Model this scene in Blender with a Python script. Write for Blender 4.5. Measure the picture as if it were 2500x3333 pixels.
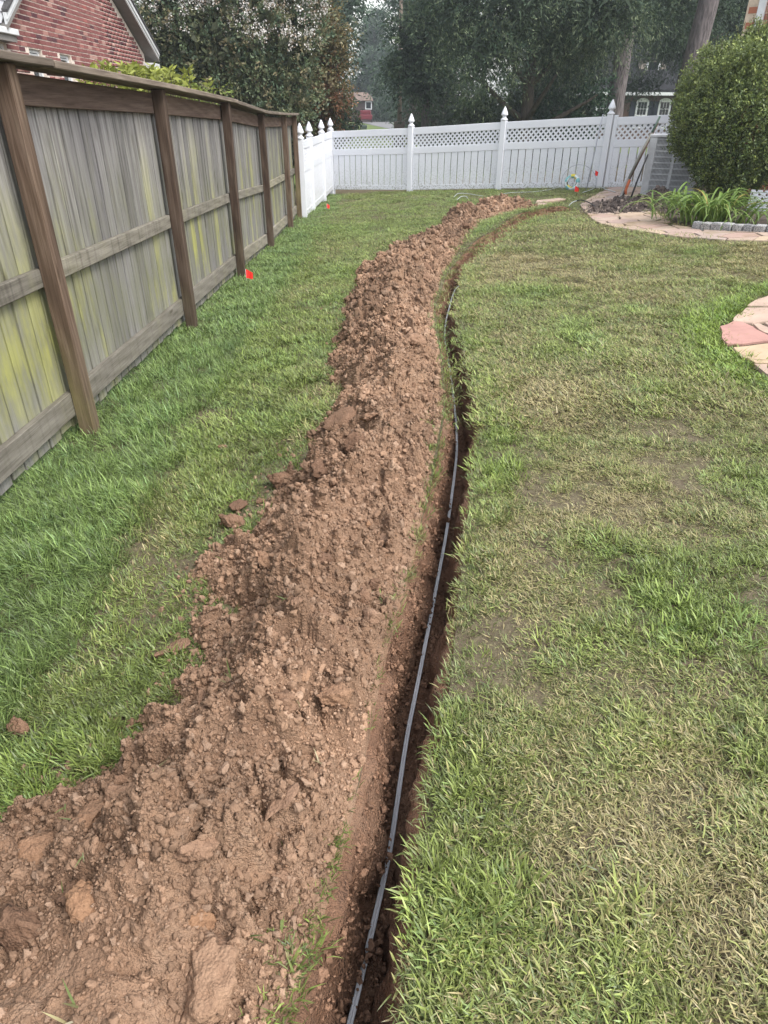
import bpy, math, random
import numpy as np
from mathutils import Vector, Matrix
from mathutils.bvhtree import BVHTree
from mathutils.geometry import delaunay_2d_cdt

for o in list(bpy.data.objects): bpy.data.objects.remove(o)
S = bpy.context.scene
C = S.collection
R = math.radians
random.seed(5)
rng = np.random.default_rng(11)

# ------------------------------------------------------------------ camera, sky, sun, exposure
CZ, PITCH, ROLL, FPX = 1.506, R(30.91), R(-0.3), 2170.0
cam = bpy.data.cameras.new('camera'); camo = bpy.data.objects.new('camera', cam); C.objects.link(camo)
cam.sensor_fit = 'VERTICAL'; cam.sensor_height = 36.0; cam.lens = 36.0 * FPX / 3333.0
cam.clip_start = 0.05; cam.clip_end = 2000
camo.matrix_world = Matrix.Translation((0, 0, CZ)) @ Matrix.Rotation(math.pi / 2 - PITCH, 4, 'X') @ Matrix.Rotation(-ROLL, 4, 'Z')
S.camera = camo

SUN_DIR = Vector((0.50, -0.34, 0.80)).normalized()
world = bpy.data.worlds.new('World'); S.world = world; world.use_nodes = True
wn = world.node_tree; wn.nodes.clear()
wo = wn.nodes.new('ShaderNodeOutputWorld'); wb = wn.nodes.new('ShaderNodeBackground')
sky = wn.nodes.new('ShaderNodeTexSky'); sky.sky_type = 'NISHITA'; sky.sun_disc = False
sky.sun_elevation = math.asin(SUN_DIR.z); sky.sun_rotation = math.atan2(SUN_DIR.x, SUN_DIR.y)
sky.dust_density = 2.0; sky.air_density = 1.6; sky.ozone_density = 1.0
hs = wn.nodes.new('ShaderNodeHueSaturation'); hs.inputs['Saturation'].default_value = 0.30
wn.links.new(sky.outputs[0], hs.inputs['Color']); wn.links.new(hs.outputs[0], wb.inputs[0])
wb.inputs[1].default_value = 0.15
wn.links.new(wb.outputs[0], wo.inputs[0])
sl = bpy.data.lights.new('sun', 'SUN'); slo = bpy.data.objects.new('sun', sl); C.objects.link(slo)
sl.energy = 1.5; sl.angle = R(22); sl.color = (1.0, 0.96, 0.90)
slo.rotation_euler = (-SUN_DIR).to_track_quat('-Z', 'Y').to_euler()
S.view_settings.view_transform = 'Standard'; S.view_settings.look = 'None'
S.view_settings.exposure = 1.15; S.cycles.max_bounces = 7; S.cycles.diffuse_bounces = 3; S.cycles.glossy_bounces = 2; S.cycles.transmission_bounces = 4; S.cycles.use_denoising = True; S.view_settings.gamma = 1.0; S.view_settings.use_curve_mapping = False

# ------------------------------------------------------------------ numeric helpers
def ray(px, py):
    u = (px - 1250) / FPX; v = (py - 1666.5) / FPX
    cr, sr = math.cos(ROLL), math.sin(ROLL)
    uu = cr * u + sr * v; vv = -sr * u + cr * v
    cp, sp = math.cos(PITCH), math.sin(PITCH)
    return np.array([uu, cp - vv * sp, -sp - vv * cp])
def G(px, py):                      # photo point -> point on the yard's ground plane
    d = ray(px, py); t = CZ / (-(d[2] - .0657 * d[0] + .0152 * d[1]))
    return np.array([0, 0, CZ]) + t * d
def aty(px, py, Y):                 # photo point -> point at distance Y
    d = ray(px, py); return np.array([0, 0, CZ]) + Y / d[1] * d
def sstep(a, b, x):
    t = np.clip((x - a) / (b - a), 0, 1); return t * t * (3 - 2 * t)
def hsh(ix, iy, seed):
    ix = ix.astype(np.int64); iy = iy.astype(np.int64)
    h = (ix * 374761393 + iy * 668265263 + seed * 974711) & 0x7fffffff
    h = ((h ^ (h >> 13)) * 1274126177) & 0x7fffffff
    h = ((h ^ (h >> 16)) * 2246822519) & 0x7fffffff
    h = h ^ (h >> 15)
    return (h & 0xffffff) / float(0xffffff)
def vnoise(x, y, seed=0):
    x = np.asarray(x, float); y = np.asarray(y, float)
    ix = np.floor(x); iy = np.floor(y); fx = x - ix; fy = y - iy
    fx = fx * fx * (3 - 2 * fx); fy = fy * fy * (3 - 2 * fy)
    a = hsh(ix, iy, seed); b = hsh(ix + 1, iy, seed); c = hsh(ix, iy + 1, seed); d = hsh(ix + 1, iy + 1, seed)
    return (a * (1 - fx) + b * fx) * (1 - fy) + (c * (1 - fx) + d * fx) * fy
def fbm(x, y, seed=0, oct=4):
    s = 0; a = 1; t = 0; x, y = .883 * x + .469 * y, -.469 * x + .883 * y
    for i in range(oct):
        s = s + a * (vnoise(x, y, seed + i * 17) - .5); t += a; a *= .5; x, y = 2 * (.766 * x + .643 * y) + 3.1, 2 * (-.643 * x + .766 * y) + 1.7
    return s / t * 2
def worley(x, y, seed=0):           # F1 distance, F2-F1 and cell random
    ix = np.floor(x); iy = np.floor(y)
    f1 = np.full(np.shape(x), 9.); f2 = f1.copy(); rnd = np.zeros(np.shape(x))
    for dx in (-1, 0, 1):
        for dy in (-1, 0, 1):
            jx = ix + dx; jy = iy + dy
            px = jx + hsh(jx, jy, seed); py = jy + hsh(jx, jy, seed + 71)
            d = np.hypot(px - x, py - y); m = d < f1
            f2 = np.where(m, f1, np.minimum(f2, d)); rnd = np.where(m, hsh(jx, jy, seed + 33), rnd); f1 = np.where(m, d, f1)
    return f1, f2 - f1, rnd
def plates(x, y, seed, lo=.35):      # tilted, steep sided plates in warped cells: broken clods
    x = x + .38 * fbm(x * 1.7, y * 1.7, seed + 4, 3); y = y + .38 * fbm(x * 1.7 + 7, y * 1.7, seed + 6, 3)
    ix = np.floor(x); iy = np.floor(y); f1 = np.full(np.shape(x), 9.); ox = np.zeros(np.shape(x)); oy = ox.copy(); q = ox.copy(); tx = ox.copy(); ty = ox.copy()
    for dx in (-1, 0, 1):
        for dy in (-1, 0, 1):
            jx = ix + dx; jy = iy + dy; ax = x - jx - hsh(jx, jy, seed); ay = y - jy - hsh(jx, jy, seed + 71); d = np.maximum(np.hypot(ax, ay) * .8, np.maximum(abs(ax), abs(ay)) * .75 + .25 * abs(ax + ay)); m = d < f1
            ox = np.where(m, ax, ox); oy = np.where(m, ay, oy); q = np.where(m, hsh(jx, jy, seed + 33), q); tx = np.where(m, hsh(jx, jy, seed + 44) - .5, tx); ty = np.where(m, hsh(jx, jy, seed + 55) - .5, ty); f1 = np.where(m, d, f1)
    r = .22 + .40 * q
    return np.where(q > lo, np.clip((r - f1) * 3.2, 0, 1) ** .7 * (.45 + .55 * q + 1.5 * (tx * ox + ty * oy)), 0)
def inpoly(x, y, poly):
    x = np.asarray(x); y = np.asarray(y); r = np.zeros(x.shape, bool); n = len(poly)
    for i in range(n):
        x1, y1 = poly[i][0], poly[i][1]; x2, y2 = poly[(i + 1) % n][0], poly[(i + 1) % n][1]
        if y1 == y2: continue
        c = ((y1 > y) != (y2 > y)) & (x < (x2 - x1) * (y - y1) / (y2 - y1) + x1)
        r ^= c
    return r
def distpoly(x, y, poly, closed=True):
    d = np.full(np.shape(x), 1e9); n = len(poly)
    for i in range(n if closed else n - 1):
        ax, ay = poly[i][0], poly[i][1]; bx, by = poly[(i + 1) % n][0], poly[(i + 1) % n][1]
        L = (bx - ax) ** 2 + (by - ay) ** 2 + 1e-12
        t = np.clip(((x - ax) * (bx - ax) + (y - ay) * (by - ay)) / L, 0, 1)
        d = np.minimum(d, np.hypot(x - ax - t * (bx - ax), y - ay - t * (by - ay)))
    return d
def catmull(P, n):                  # resample a polyline smoothly, n points evenly in arc length
    P = np.asarray(P, float); Q = np.vstack([2 * P[0] - P[1], P, 2 * P[-1] - P[-2]]); out = []
    for i in range(1, len(Q) - 2):
        for t in np.linspace(0, 1, 12, endpoint=False):
            p0, p1, p2, p3 = Q[i - 1], Q[i], Q[i + 1], Q[i + 2]
            out.append(.5 * (2 * p1 + (p2 - p0) * t + (2 * p0 - 5 * p1 + 4 * p2 - p3) * t * t + (3 * p1 - p0 - 3 * p2 + p3) * t ** 3))
    out.append(P[-1]); out = np.array(out)
    if n is None: return out
    s = np.r_[0, np.cumsum(np.linalg.norm(np.diff(out, axis=0), axis=1))]
    q = np.linspace(0, s[-1], n) if np.isscalar(n) else np.asarray(n) * s[-1]
    return np.stack([np.interp(q, s, out[:, k]) for k in range(P.shape[1])], 1)

# ------------------------------------------------------------------ scene helpers
def tag(o, label=None, cat=None, group=None, kind=None):
    if label: o['label'] = label
    if cat: o['category'] = cat
    if group: o['group'] = group
    if kind: o['kind'] = kind
    return o
def thing(name, label, cat, loc=(0, 0, 0), rz=0, group=None):
    o = bpy.data.objects.new(name, None); C.objects.link(o)
    o.location = loc; o.rotation_euler = (0, 0, rz); o.empty_display_size = .1
    return tag(o, label, cat, group)
def npmesh(name, V, F, smooth=False):
    V = np.asarray(V, np.float32); F = np.asarray(F, np.int32); k = F.shape[1]
    me = bpy.data.meshes.new(name)
    me.vertices.add(len(V)); me.vertices.foreach_set('co', V.ravel())
    me.loops.add(F.size); me.loops.foreach_set('vertex_index', F.ravel())
    me.polygons.add(len(F)); me.polygons.foreach_set('loop_start', np.arange(0, F.size, k, dtype=np.int32))
    me.polygons.foreach_set('loop_total', np.full(len(F), k, np.int32))
    if smooth: me.polygons.foreach_set('use_smooth', np.ones(len(F), bool))
    me.update(calc_edges=True); return me
def pymesh(name, V, F, smooth=False):
    me = bpy.data.meshes.new(name); me.from_pydata([tuple(map(float, v)) for v in V], [], [tuple(map(int, f)) for f in F]); me.update()
    if smooth: me.polygons.foreach_set('use_smooth', np.ones(len(me.polygons), bool))
    return me
def obj(name, me, mat=None, parent=None, loc=None, rot=None, scale=None):
    o = bpy.data.objects.new(name, me); C.objects.link(o)
    if mat is not None and not me.materials: me.materials.append(mat)
    if parent is not None: o.parent = parent
    if loc is not None: o.location = loc
    if rot is not None: o.rotation_euler = rot
    if scale is not None: o.scale = scale if hasattr(scale, '__len__') else (scale,) * 3
    return o
def vcol(me, col, name='Col'):      # per-vertex colour
    a = me.color_attributes.new(name, 'FLOAT_COLOR', 'POINT')
    c = np.ones((len(me.vertices), 4), np.float32); c[:, :3] = col; a.data.foreach_set('color', c.ravel())
class MB:
    def __init__(s): s.V = []; s.F = []
    def add(s, V, F):
        b = len(s.V); s.V += [tuple(map(float, v)) for v in V]; s.F += [tuple(b + i for i in f) for f in F]; return s
    BF = [(0, 3, 2, 1), (4, 5, 6, 7), (0, 1, 5, 4), (1, 2, 6, 5), (2, 3, 7, 6), (3, 0, 4, 7)]
    def hexa(s, P): return s.add(P, s.BF)
    def box(s, x0, x1, y0, y1, z0, z1):
        return s.hexa([(x0, y0, z0), (x1, y0, z0), (x1, y1, z0), (x0, y1, z0), (x0, y0, z1), (x1, y0, z1), (x1, y1, z1), (x0, y1, z1)])
    def prism(s, P, up):            # polygon P extruded by vector up
        n = len(P); P = [np.asarray(p, float) for p in P]; u = np.asarray(up, float)
        return s.add(P + [p + u for p in P], [tuple(range(n))[::-1], tuple(range(n, 2 * n))] + [(i, (i + 1) % n, n + (i + 1) % n, n + i) for i in range(n)])
    def tube(s, P, r, n=6, cap=True):
        P = np.asarray(P, float); m = len(P); r = np.full(m, r, float) if np.isscalar(r) else np.asarray(r, float)
        T = np.gradient(P, axis=0); T /= np.linalg.norm(T, axis=1)[:, None] + 1e-9
        ref = np.array([0, 0, 1.]) if abs(T[:, 2]).mean() < .8 else np.array([1., 0, 0])
        V = []
        for i in range(m):
            a = np.cross(T[i], ref); a /= np.linalg.norm(a) + 1e-9; b = np.cross(a, T[i])
            for k in range(n):
                t = 2 * math.pi * k / n; V.append(P[i] + r[i] * (math.cos(t) * a + math.sin(t) * b))
        F = [(i * n + k, i * n + (k + 1) % n, (i + 1) * n + (k + 1) % n, (i + 1) * n + k) for i in range(m - 1) for k in range(n)]
        if cap: F += [tuple(range(n))[::-1], tuple((m - 1) * n + k for k in range(n))]
        return s.add(V, F)
    def lathe(s, prof, n=16, c=(0, 0, 0), square=False):
        V = []; m = len(prof)
        for r, z in prof:
            for k in range(n):
                t = 2 * math.pi * (k + .5) / n; q = 1.0
                if square:
                    ct, st = abs(math.cos(t)), abs(math.sin(t)); q = 1 / max(ct, st) * .92
                V.append((c[0] + r * q * math.cos(t), c[1] + r * q * math.sin(t), c[2] + z))
        F = [(i * n + k, i * n + (k + 1) % n, (i + 1) * n + (k + 1) % n, (i + 1) * n + k) for i in range(m - 1) for k in range(n)]
        return s.add(V, F + [tuple(range(n))[::-1], tuple((m - 1) * n + k for k in range(n))])
    def mesh(s, name, smooth=False): return pymesh(name, s.V, s.F, smooth)
    def build(s, name, mat, parent=None, smooth=False, **k): return obj(name, s.mesh(name, smooth), mat, parent, **k)
def bevel(o, w=.004, seg=1):
    m = o.modifiers.new('bevel', 'BEVEL'); m.width = w; m.segments = seg; m.limit_method = 'ANGLE'; return o

# ------------------------------------------------------------------ materials
class NT:
    def __init__(s, name):
        s.m = bpy.data.materials.new(name); s.m.use_nodes = True; s.t = s.m.node_tree; s.t.nodes.clear()
        s.out = s.n('OutputMaterial'); s.tc = None
    def n(s, typ, **k):
        q = s.t.nodes.new('ShaderNode' + typ)
        for a, b in k.items(): setattr(q, a, b)
        return q
    def l(s, a, b): s.t.links.new(a, b)
    def put(s, sock, v):
        if isinstance(v, bpy.types.NodeSocket): s.l(v, sock)
        else: sock.default_value = v
    def coord(s, which='Object'):
        if s.tc is None: s.tc = s.n('TexCoord')
        return s.tc.outputs[which]
    def pos(s): return s.n('NewGeometry').outputs['Position']
    def mapping(s, v, scale=(1, 1, 1), loc=None, rot=None):
        q = s.n('Mapping'); s.l(v, q.inputs[0]); q.inputs['Scale'].default_value = scale
        if loc is not None: s.put(q.inputs['Location'], loc)
        if rot is not None: q.inputs['Rotation'].default_value = rot
        return q.outputs[0]
    def noise(s, v, scale, detail=4, rough=.55, dist=0, col=False):
        q = s.n('TexNoise'); s.l(v, q.inputs['Vector']); q.inputs['Scale'].default_value = scale
        q.inputs['Detail'].default_value = detail; q.inputs['Roughness'].default_value = rough; q.inputs['Distortion'].default_value = dist
        return q.outputs['Color' if col else 'Fac']
    def voronoi(s, v, scale, feature='F1', out='Distance'):
        q = s.n('TexVoronoi', feature=feature); s.l(v, q.inputs['Vector']); q.inputs['Scale'].default_value = scale; return q.outputs[out]
    def ramp(s, f, stops, interp='LINEAR'):
        q = s.n('ValToRGB'); s.put(q.inputs[0], f); e = q.color_ramp; e.interpolation = interp
        while len(e.elements) < len(stops): e.elements.new(.5)
        for el, (p, c) in zip(e.elements, stops):
            el.position = p; el.color = (*c, 1) if len(c) == 3 else c
        return q.outputs[0]
    def mix(s, f, a, b, blend='MIX'):
        q = s.n('Mix', data_type='RGBA', blend_type=blend); s.put(q.inputs[0], f)
        for i, v in ((6, a), (7, b)):
            if isinstance(v, tuple) and len(v) == 3: v = (*v, 1)
            s.put(q.inputs[i], v)
        return q.outputs[2]
    def math(s, op, a, b=0, clamp=False):
        q = s.n('Math', operation=op, use_clamp=clamp); s.put(q.inputs[0], a); s.put(q.inputs[1], b); return q.outputs[0]
    def sep(s, v):
        q = s.n('SeparateXYZ'); s.l(v, q.inputs[0]); return q.outputs
    def rnd(s): return s.n('ObjectInfo').outputs['Random']
    def attr(s, name, typ='GEOMETRY'):
        q = s.n('Attribute', attribute_name=name, attribute_type=typ); return q.outputs['Color']
    def bump(s, h, strength=.5, dist=.01, normal=None):
        q = s.n('Bump'); s.put(q.inputs['Height'], h); q.inputs['Strength'].default_value = strength; q.inputs['Distance'].default_value = dist
        if normal is not None: s.l(normal, q.inputs['Normal'])
        return q.outputs[0]
    def done(s, color, rough=.7, normal=None, spec=.4, metal=0.0, trans=0, tcol=None):
        p = s.n('BsdfPrincipled')
        if isinstance(color, tuple) and len(color) == 3: color = (*color, 1)
        s.put(p.inputs['Base Color'], color); s.put(p.inputs['Roughness'], rough); p.inputs['Metallic'].default_value = metal
        p.inputs['Specular IOR Level'].default_value = spec
        if normal is not None: s.l(normal, p.inputs['Normal'])
        sh = p.outputs[0]
        if trans:
            tr = s.n('BsdfTranslucent'); s.put(tr.inputs[0], tcol if tcol is not None else color)
            mx = s.n('MixShader'); mx.inputs[0].default_value = trans; s.l(sh, mx.inputs[1]); s.l(tr.outputs[0], mx.inputs[2]); sh = mx.outputs[0]
        s.l(sh, s.out.inputs[0]); return s.m
def plain(name, col, rough=.6, spec=.4, metal=0, var=.12, scale=8):
    t = NT(name); n = t.noise(t.coord(), scale, 5, .6)
    lo = tuple(c * (1 - var) for c in col); hi = tuple(min(1, c * (1 + var)) for c in col)
    return t.done(t.ramp(n, [(.3, lo), (.7, hi)]), rough, spec=spec, metal=metal)

def soil_mat(name, cols, wet=.0, grain=1.0):
    t = NT(name); p = t.pos()
    a = t.noise(p, 1.6, 7, .7); b = t.noise(p, 28, 6, .7); c = t.noise(p, 160, 4, .7)
    col = t.ramp(a, [(.34, cols[0]), (.50, cols[1]), (.66, cols[2])])
    col = t.mix(t.ramp(b, [(.35, (0, 0, 0)), (.7, (1, 1, 1))]), col, t.mix(1, col, (1.22, 1.15, 1.08), 'MULTIPLY'))
    col = t.mix(t.ramp(c, [(.3, (.6, .6, .6)), (.5, (0, 0, 0))]), col, t.mix(1, col, (.72, .70, .70), 'MULTIPLY'))
    v = t.voronoi(p, 130); v2 = t.voronoi(p, 320)
    h = t.math('ADD', t.math('ADD', t.math('MULTIPLY', v, -.6), t.math('MULTIPLY', v2, -.3)), t.math('ADD', t.math('MULTIPLY', b, 1.0), t.math('MULTIPLY', c, .4)))
    return t.done(col, .92 - wet, t.bump(h, .9, .012 * grain), spec=.25 + wet * .4)
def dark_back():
    t = NT('gap_shade_wood'); return t.done(t.ramp(t.noise(t.mapping(t.coord(), (1, 1, .1)), 30), [(.3, (.035, .03, .026)), (.7, (.075, .065, .055))]), .9, spec=.1)
BACKW = dark_back()  # unbleached brown wood, darkened to paint the shade in the picket gaps
DIRT = soil_mat('dirt', [(.140, .085, .057), (.262, .166, .110), (.345, .232, .161)])
TRENCHM = soil_mat('trench_soil', [(.16, .088, .056), (.27, .155, .100), (.37, .235, .16)], .05, 2.2)
MULCH = soil_mat('mulch', [(.075, .06, .053), (.12, .095, .084), (.18, .145, .125)], .05, 1.6)
def clod_mat():
    t = NT('clod'); p = t.pos(); r = t.rnd()
    base = t.ramp(r, [(0, (.175, .102, .066)), (.35, (.265, .160, .104)), (.75, (.325, .205, .138)), (.9, (.31, .175, .100)), (1, (.40, .285, .21))])
    b = t.noise(p, 45, 6, .7); base = t.mix(t.ramp(b, [(.35, (.7, .7, .7)), (.62, (0, 0, 0))]), base, t.mix(1, base, (.68, .64, .62), 'MULTIPLY'))
    h = t.math('ADD', t.math('MULTIPLY', t.voronoi(p, 150), -.5), b)
    return t.done(base, .9, t.bump(h, .8, .010), spec=.25)
CLOD = clod_mat()
def crumb_mat():
    t = NT('crumb'); c = t.attr('tint', 'INSTANCER'); n = t.noise(t.pos(), 220, 3, .7)
    c = t.mix(t.ramp(n, [(.3, (.5, .5, .5)), (.6, (0, 0, 0))]), c, t.mix(1, c, (.75, .72, .70), 'MULTIPLY'))
    return t.done(c, .93, t.bump(n, .6, .004), spec=.2)
CRUMB = crumb_mat()
def lawn_mat():
    t = NT('lawn_soil'); p = t.pos(); a = t.noise(p, 2.2, 5, .6); b = t.noise(p, 35, 5, .7)
    col = t.ramp(a, [(.3, (.125, .105, .065)), (.5, (.175, .15, .095)), (.7, (.15, .15, .07))])
    col = t.mix(t.ramp(b, [(.35, (1, 1, 1)), (.65, (0, 0, 0))]), col, (.10, .075, .052))
    far = t.math('MULTIPLY', t.math('SUBTRACT', t.sep(p)[1], 22), .5, True)
    g = t.ramp(t.noise(p, .35, 6, .65), [(.3, (.085, .125, .035)), (.7, (.16, .20, .07))])
    return t.done(t.mix(far, col, g), .95, t.bump(b, .8, .02), spec=.2)
LAWN = lawn_mat()
def blade_mat():
    t = NT('grass_blade'); c = t.attr('tint', 'INSTANCER'); q = t.sep(t.attr('Col'))   # q: brightness, dryness, along the blade
    dry = t.math('MULTIPLY', t.math('SUBTRACT', q[1], t.math('SUBTRACT', 1.0, t.n('Attribute', attribute_name='dry', attribute_type='INSTANCER').outputs['Fac'])), 4.0, True)
    straw = t.mix(q[2], (.23, .18, .095), (.43, .375, .20))
    col = t.mix(dry, c, straw)
    col = t.mix(1, col, t.ramp(q[0], [(0, (.42, .42, .42)), (1, (1.6, 1.6, 1.55))]), 'MULTIPLY')
    return t.done(col, .42, spec=.45, trans=.22)
BLADE = blade_mat()
def leaf_mat(name, rough=.5, trans=.22, spec=.35):
    t = NT(name); return t.done(t.attr('Col'), rough, spec=spec, trans=trans)
LEAF = leaf_mat('leaf'); GLOSSLEAF = leaf_mat('glossy_leaf', .38, .15, .45); NEEDLE = leaf_mat('needle', .65, .12, .25)
def bark_mat(name, a, b, sc=6):
    t = NT(name); p = t.mapping(t.coord(), (1, 1, .22)); n = t.noise(p, sc * 3, 6, .7, .4); m = t.voronoi(p, sc * 2)
    return t.done(t.ramp(t.math('ADD', n, t.math('MULTIPLY', m, .35)), [(.35, a), (.8, b)]), .95, t.bump(t.math('ADD', n, m), .9, .05), spec=.2)
BARK = bark_mat('bark', (.05, .042, .043), (.17, .145, .148)); DARKBARK = bark_mat('dark_bark', (.03, .025, .02), (.09, .072, .06))
def wood_mat(name, axis, lo, mid, hi, algae=0., zlo=.15, zhi=1.25, rough=.85):
    t = NT(name); o = t.coord(); r = t.rnd()
    sc = {'z': (1, 1, .06), 'y': (1, .06, 1)}[axis]
    off = t.n('CombineXYZ'); [t.l(t.math('MULTIPLY', r, k), off.inputs[i]) for i, k in enumerate((37.0, 71.0, 53.0))]
    p = t.mapping(o, sc, off.outputs[0])
    ring = t.n('TexWave', wave_type='RINGS', rings_direction='SPHERICAL'); t.l(t.mapping(o, {'z': (5, 9, .8), 'y': (9, .8, 5)}[axis], off.outputs[0]), ring.inputs[0])
    ring.inputs['Scale'].default_value = 1.3; ring.inputs['Distortion'].default_value = 2.5; ring.inputs['Detail'].default_value = 3; ring.inputs['Detail Scale'].default_value = .8
    f = t.noise(p, 46, 5, .65, .3); g = t.noise(p, 9, 4, .6, .5)
    fine = t.noise(t.mapping(o, {'z': (1, 1, .018), 'y': (1, .018, 1)}[axis], off.outputs[0]), 190, 3, .75)
    v = t.math('ADD', t.math('MULTIPLY', f, .50), t.math('ADD', t.math('MULTIPLY', g, .42), t.math('MULTIPLY', ring.outputs['Fac'], .08)))
    col = t.ramp(v, [(.28, lo), (.48, mid), (.70, hi)])
    col = t.mix(t.ramp(fine, [(.36, (.75,) * 3), (.50, (0,) * 3)]), col, t.mix(1, col, (.58, .56, .55), 'MULTIPLY'))
    col = t.mix(1, col, t.ramp(r, [(0, (.66, .65, .65)), (.5, (.98, .97, .96)), (1, (1.25, 1.23, 1.20))]), 'MULTIPLY')
    kn = t.voronoi(t.mapping(o, {'z': (7, 7, 1.9), 'y': (7, 1.9, 7)}[axis], off.outputs[0]), 1.0)
    col = t.mix(t.ramp(kn, [(.05, (.8,) * 3), (.13, (0,) * 3)]), col, t.mix(1, col, (.38, .33, .30), 'MULTIPLY'))
    if algae:
        w = t.pos(); z = t.sep(w)[2]
        wn_ = t.math('ADD', t.noise(t.mapping(w, (1.1, 1.1, .45)), 2.6, 6, .65), t.math('MULTIPLY', t.math('SUBTRACT', r, .5), .22)); st = t.noise(t.mapping(w, (1, 1, .10)), 34, 3, .6)
        band = t.ramp(t.math('DIVIDE', t.math('SUBTRACT', z, zlo), zhi - zlo), [(0, (.55,) * 3), (.25, (.9,) * 3), (.55, (.6,) * 3), (1, (.08,) * 3)])
        m = t.math('MULTIPLY', t.math('MULTIPLY', band, algae), t.ramp(t.math('ADD', t.math('MULTIPLY', wn_, .55), t.math('ADD', t.math('MULTIPLY', st, .25), t.math('MULTIPLY', fine, .22))), [(.37, (0,) * 3), (.60, (.85,) * 3)]))
        col = t.mix(m, col, t.mix(t.ramp(wn_, [(.52, (0,) * 3), (.68, (1,) * 3)]), (.165, .168, .092), (.32, .318, .11)))
        stn = t.math('MULTIPLY', t.ramp(t.noise(t.mapping(w, (1, 1, .05)), 17, 4, .65), [(.50, (0,) * 3), (.66, (1,) * 3)]), t.ramp(z, [(.35, (.25,) * 3), (1.0, (.8,) * 3)]))
        col = t.mix(stn, col, t.mix(1, col, (.46, .44, .44), 'MULTIPLY'))
        bl = t.ramp(t.noise(t.mapping(w, (1, 1, .35)), 5.5, 4, .6), [(.60, (0,) * 3), (.75, (.55,) * 3)])
        col = t.mix(bl, col, (.085, .085, .055))
    return t.done(col, rough, t.bump(v, .5, .006), spec=.2)
PICKET = wood_mat('weathered_picket', 'z', (.125, .12, .122), (.25, .242, .248), (.355, .345, .355), 1.3, .0, 1.45)
RAILM = wood_mat('weathered_rail', 'y', (.10, .09, .076), (.205, .188, .162), (.32, .298, .262), .30, .1, 1.2)
TOPRAIL = wood_mat('brown_rail', 'y', (.075, .050, .040), (.15, .105, .085), (.24, .18, .145))
CAPM = wood_mat('cap_board', 'y', (.085, .068, .056), (.165, .135, .11), (.27, .23, .19))
POSTM = wood_mat('post_wood', 'z', (.045, .029, .021), (.105, .070, .052), (.20, .148, .115), .35, -.1, .5)
VINYL = None
def vinyl_mat():
    t = NT('white_vinyl'); p = t.pos(); n = t.noise(p, 30, 5, .7); z = t.attr('low')
    col = t.ramp(t.noise(p, 1.5, 4, .6), [(.3, (.70, .715, .77)), (.7, (.75, .765, .81))])
    d = t.math('MULTIPLY', t.sep(z)[0], t.ramp(n, [(.50, (0,) * 3), (.60, (.75,) * 3)]))
    return t.done(t.mix(d, col, (.22, .22, .19)), .35, spec=.4)
VINYL = vinyl_mat()
def brick_mat(name, mode, stops):
    t = NT(name)
    r = t.rnd() if mode == 'obj' else t.n('NewGeometry').outputs['Random Per Island']
    col = t.ramp(r, stops, 'LINEAR'); n = t.noise(t.pos(), 14, 6, .7); n2 = t.noise(t.pos(), 70, 4, .7)
    col = t.mix(t.ramp(n, [(.4, (0,) * 3), (.75, (.5,) * 3)]), col, t.mix(1, col, (1.35, 1.45, 1.5), 'MULTIPLY'))
    return t.done(col, .9, t.bump(n2, .5, .006), spec=.2)
REDS = [(0, (.17, .050, .050)), (.08, (.085, .040, .048)), (.14, (.185, .070, .066)), (.6, (.228, .092, .085)), (.88, (.205, .080, .074)), (.94, (.36, .21, .18)), (1, (.28, .09, .08))]
ORNG = [(0, (.30, .105, .062)), (.3, (.36, .135, .08)), (.7, (.40, .16, .10)), (1, (.33, .15, .11))]
BRICK_O = brick_mat('red_brick', 'obj', REDS); BRICK_I = brick_mat('red_brick_joined', 'isl', REDS)
OBRICK_O = brick_mat('orange_brick', 'obj', ORNG); OBRICK_I = brick_mat('orange_brick_joined', 'isl', ORNG)
MORTAR = plain('mortar', (.66, .57, .50), .95, .1, var=.15, scale=20); MORTAR2 = plain('mortar_tan', (.60, .49, .38), .95, .1, var=.15, scale=20)
TRIM = plain('white_trim', (.66, .67, .69), .5); SOFFIT = plain('grey_soffit', (.20, .185, .175), .8); SHINGLE = plain('roof_shingle', (.075, .072, .075), .95, .2, var=.35, scale=14)
DARKGLASS = plain('dark_glass', (.02, .024, .028), .08, .6); CURTAIN = plain('window_blind', (.42, .42, .40), .6)
STEEL = plain('grey_steel', (.54, .55, .58), .45, .4); DARKCORE = plain('condenser_core', (.34, .345, .37), .6)
BLACKP = plain('black_plastic', (.025, .025, .025), .5); CABLEM = plain('cable_jacket', (.70, .71, .74), .42, .45); CABLEL = plain('pale_cable', (.42, .45, .45), .45)
ORANGE = plain('orange_paint', (.62, .17, .07), .5); POLEM = plain('tool_handle', (.20, .195, .17), .6); GREENP = plain('green_grip', (.07, .12, .09), .5); IRON = plain('dark_iron', (.05, .05, .052), .5, metal=.4); WORNSTEEL = plain('worn_steel', (.30, .28, .26), .5, metal=.4)
CONDUIT = plain('grey_conduit', (.34, .35, .40), .45); FLAGRED = plain('marker_flag', (.85, .035, .025), .5)
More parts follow.
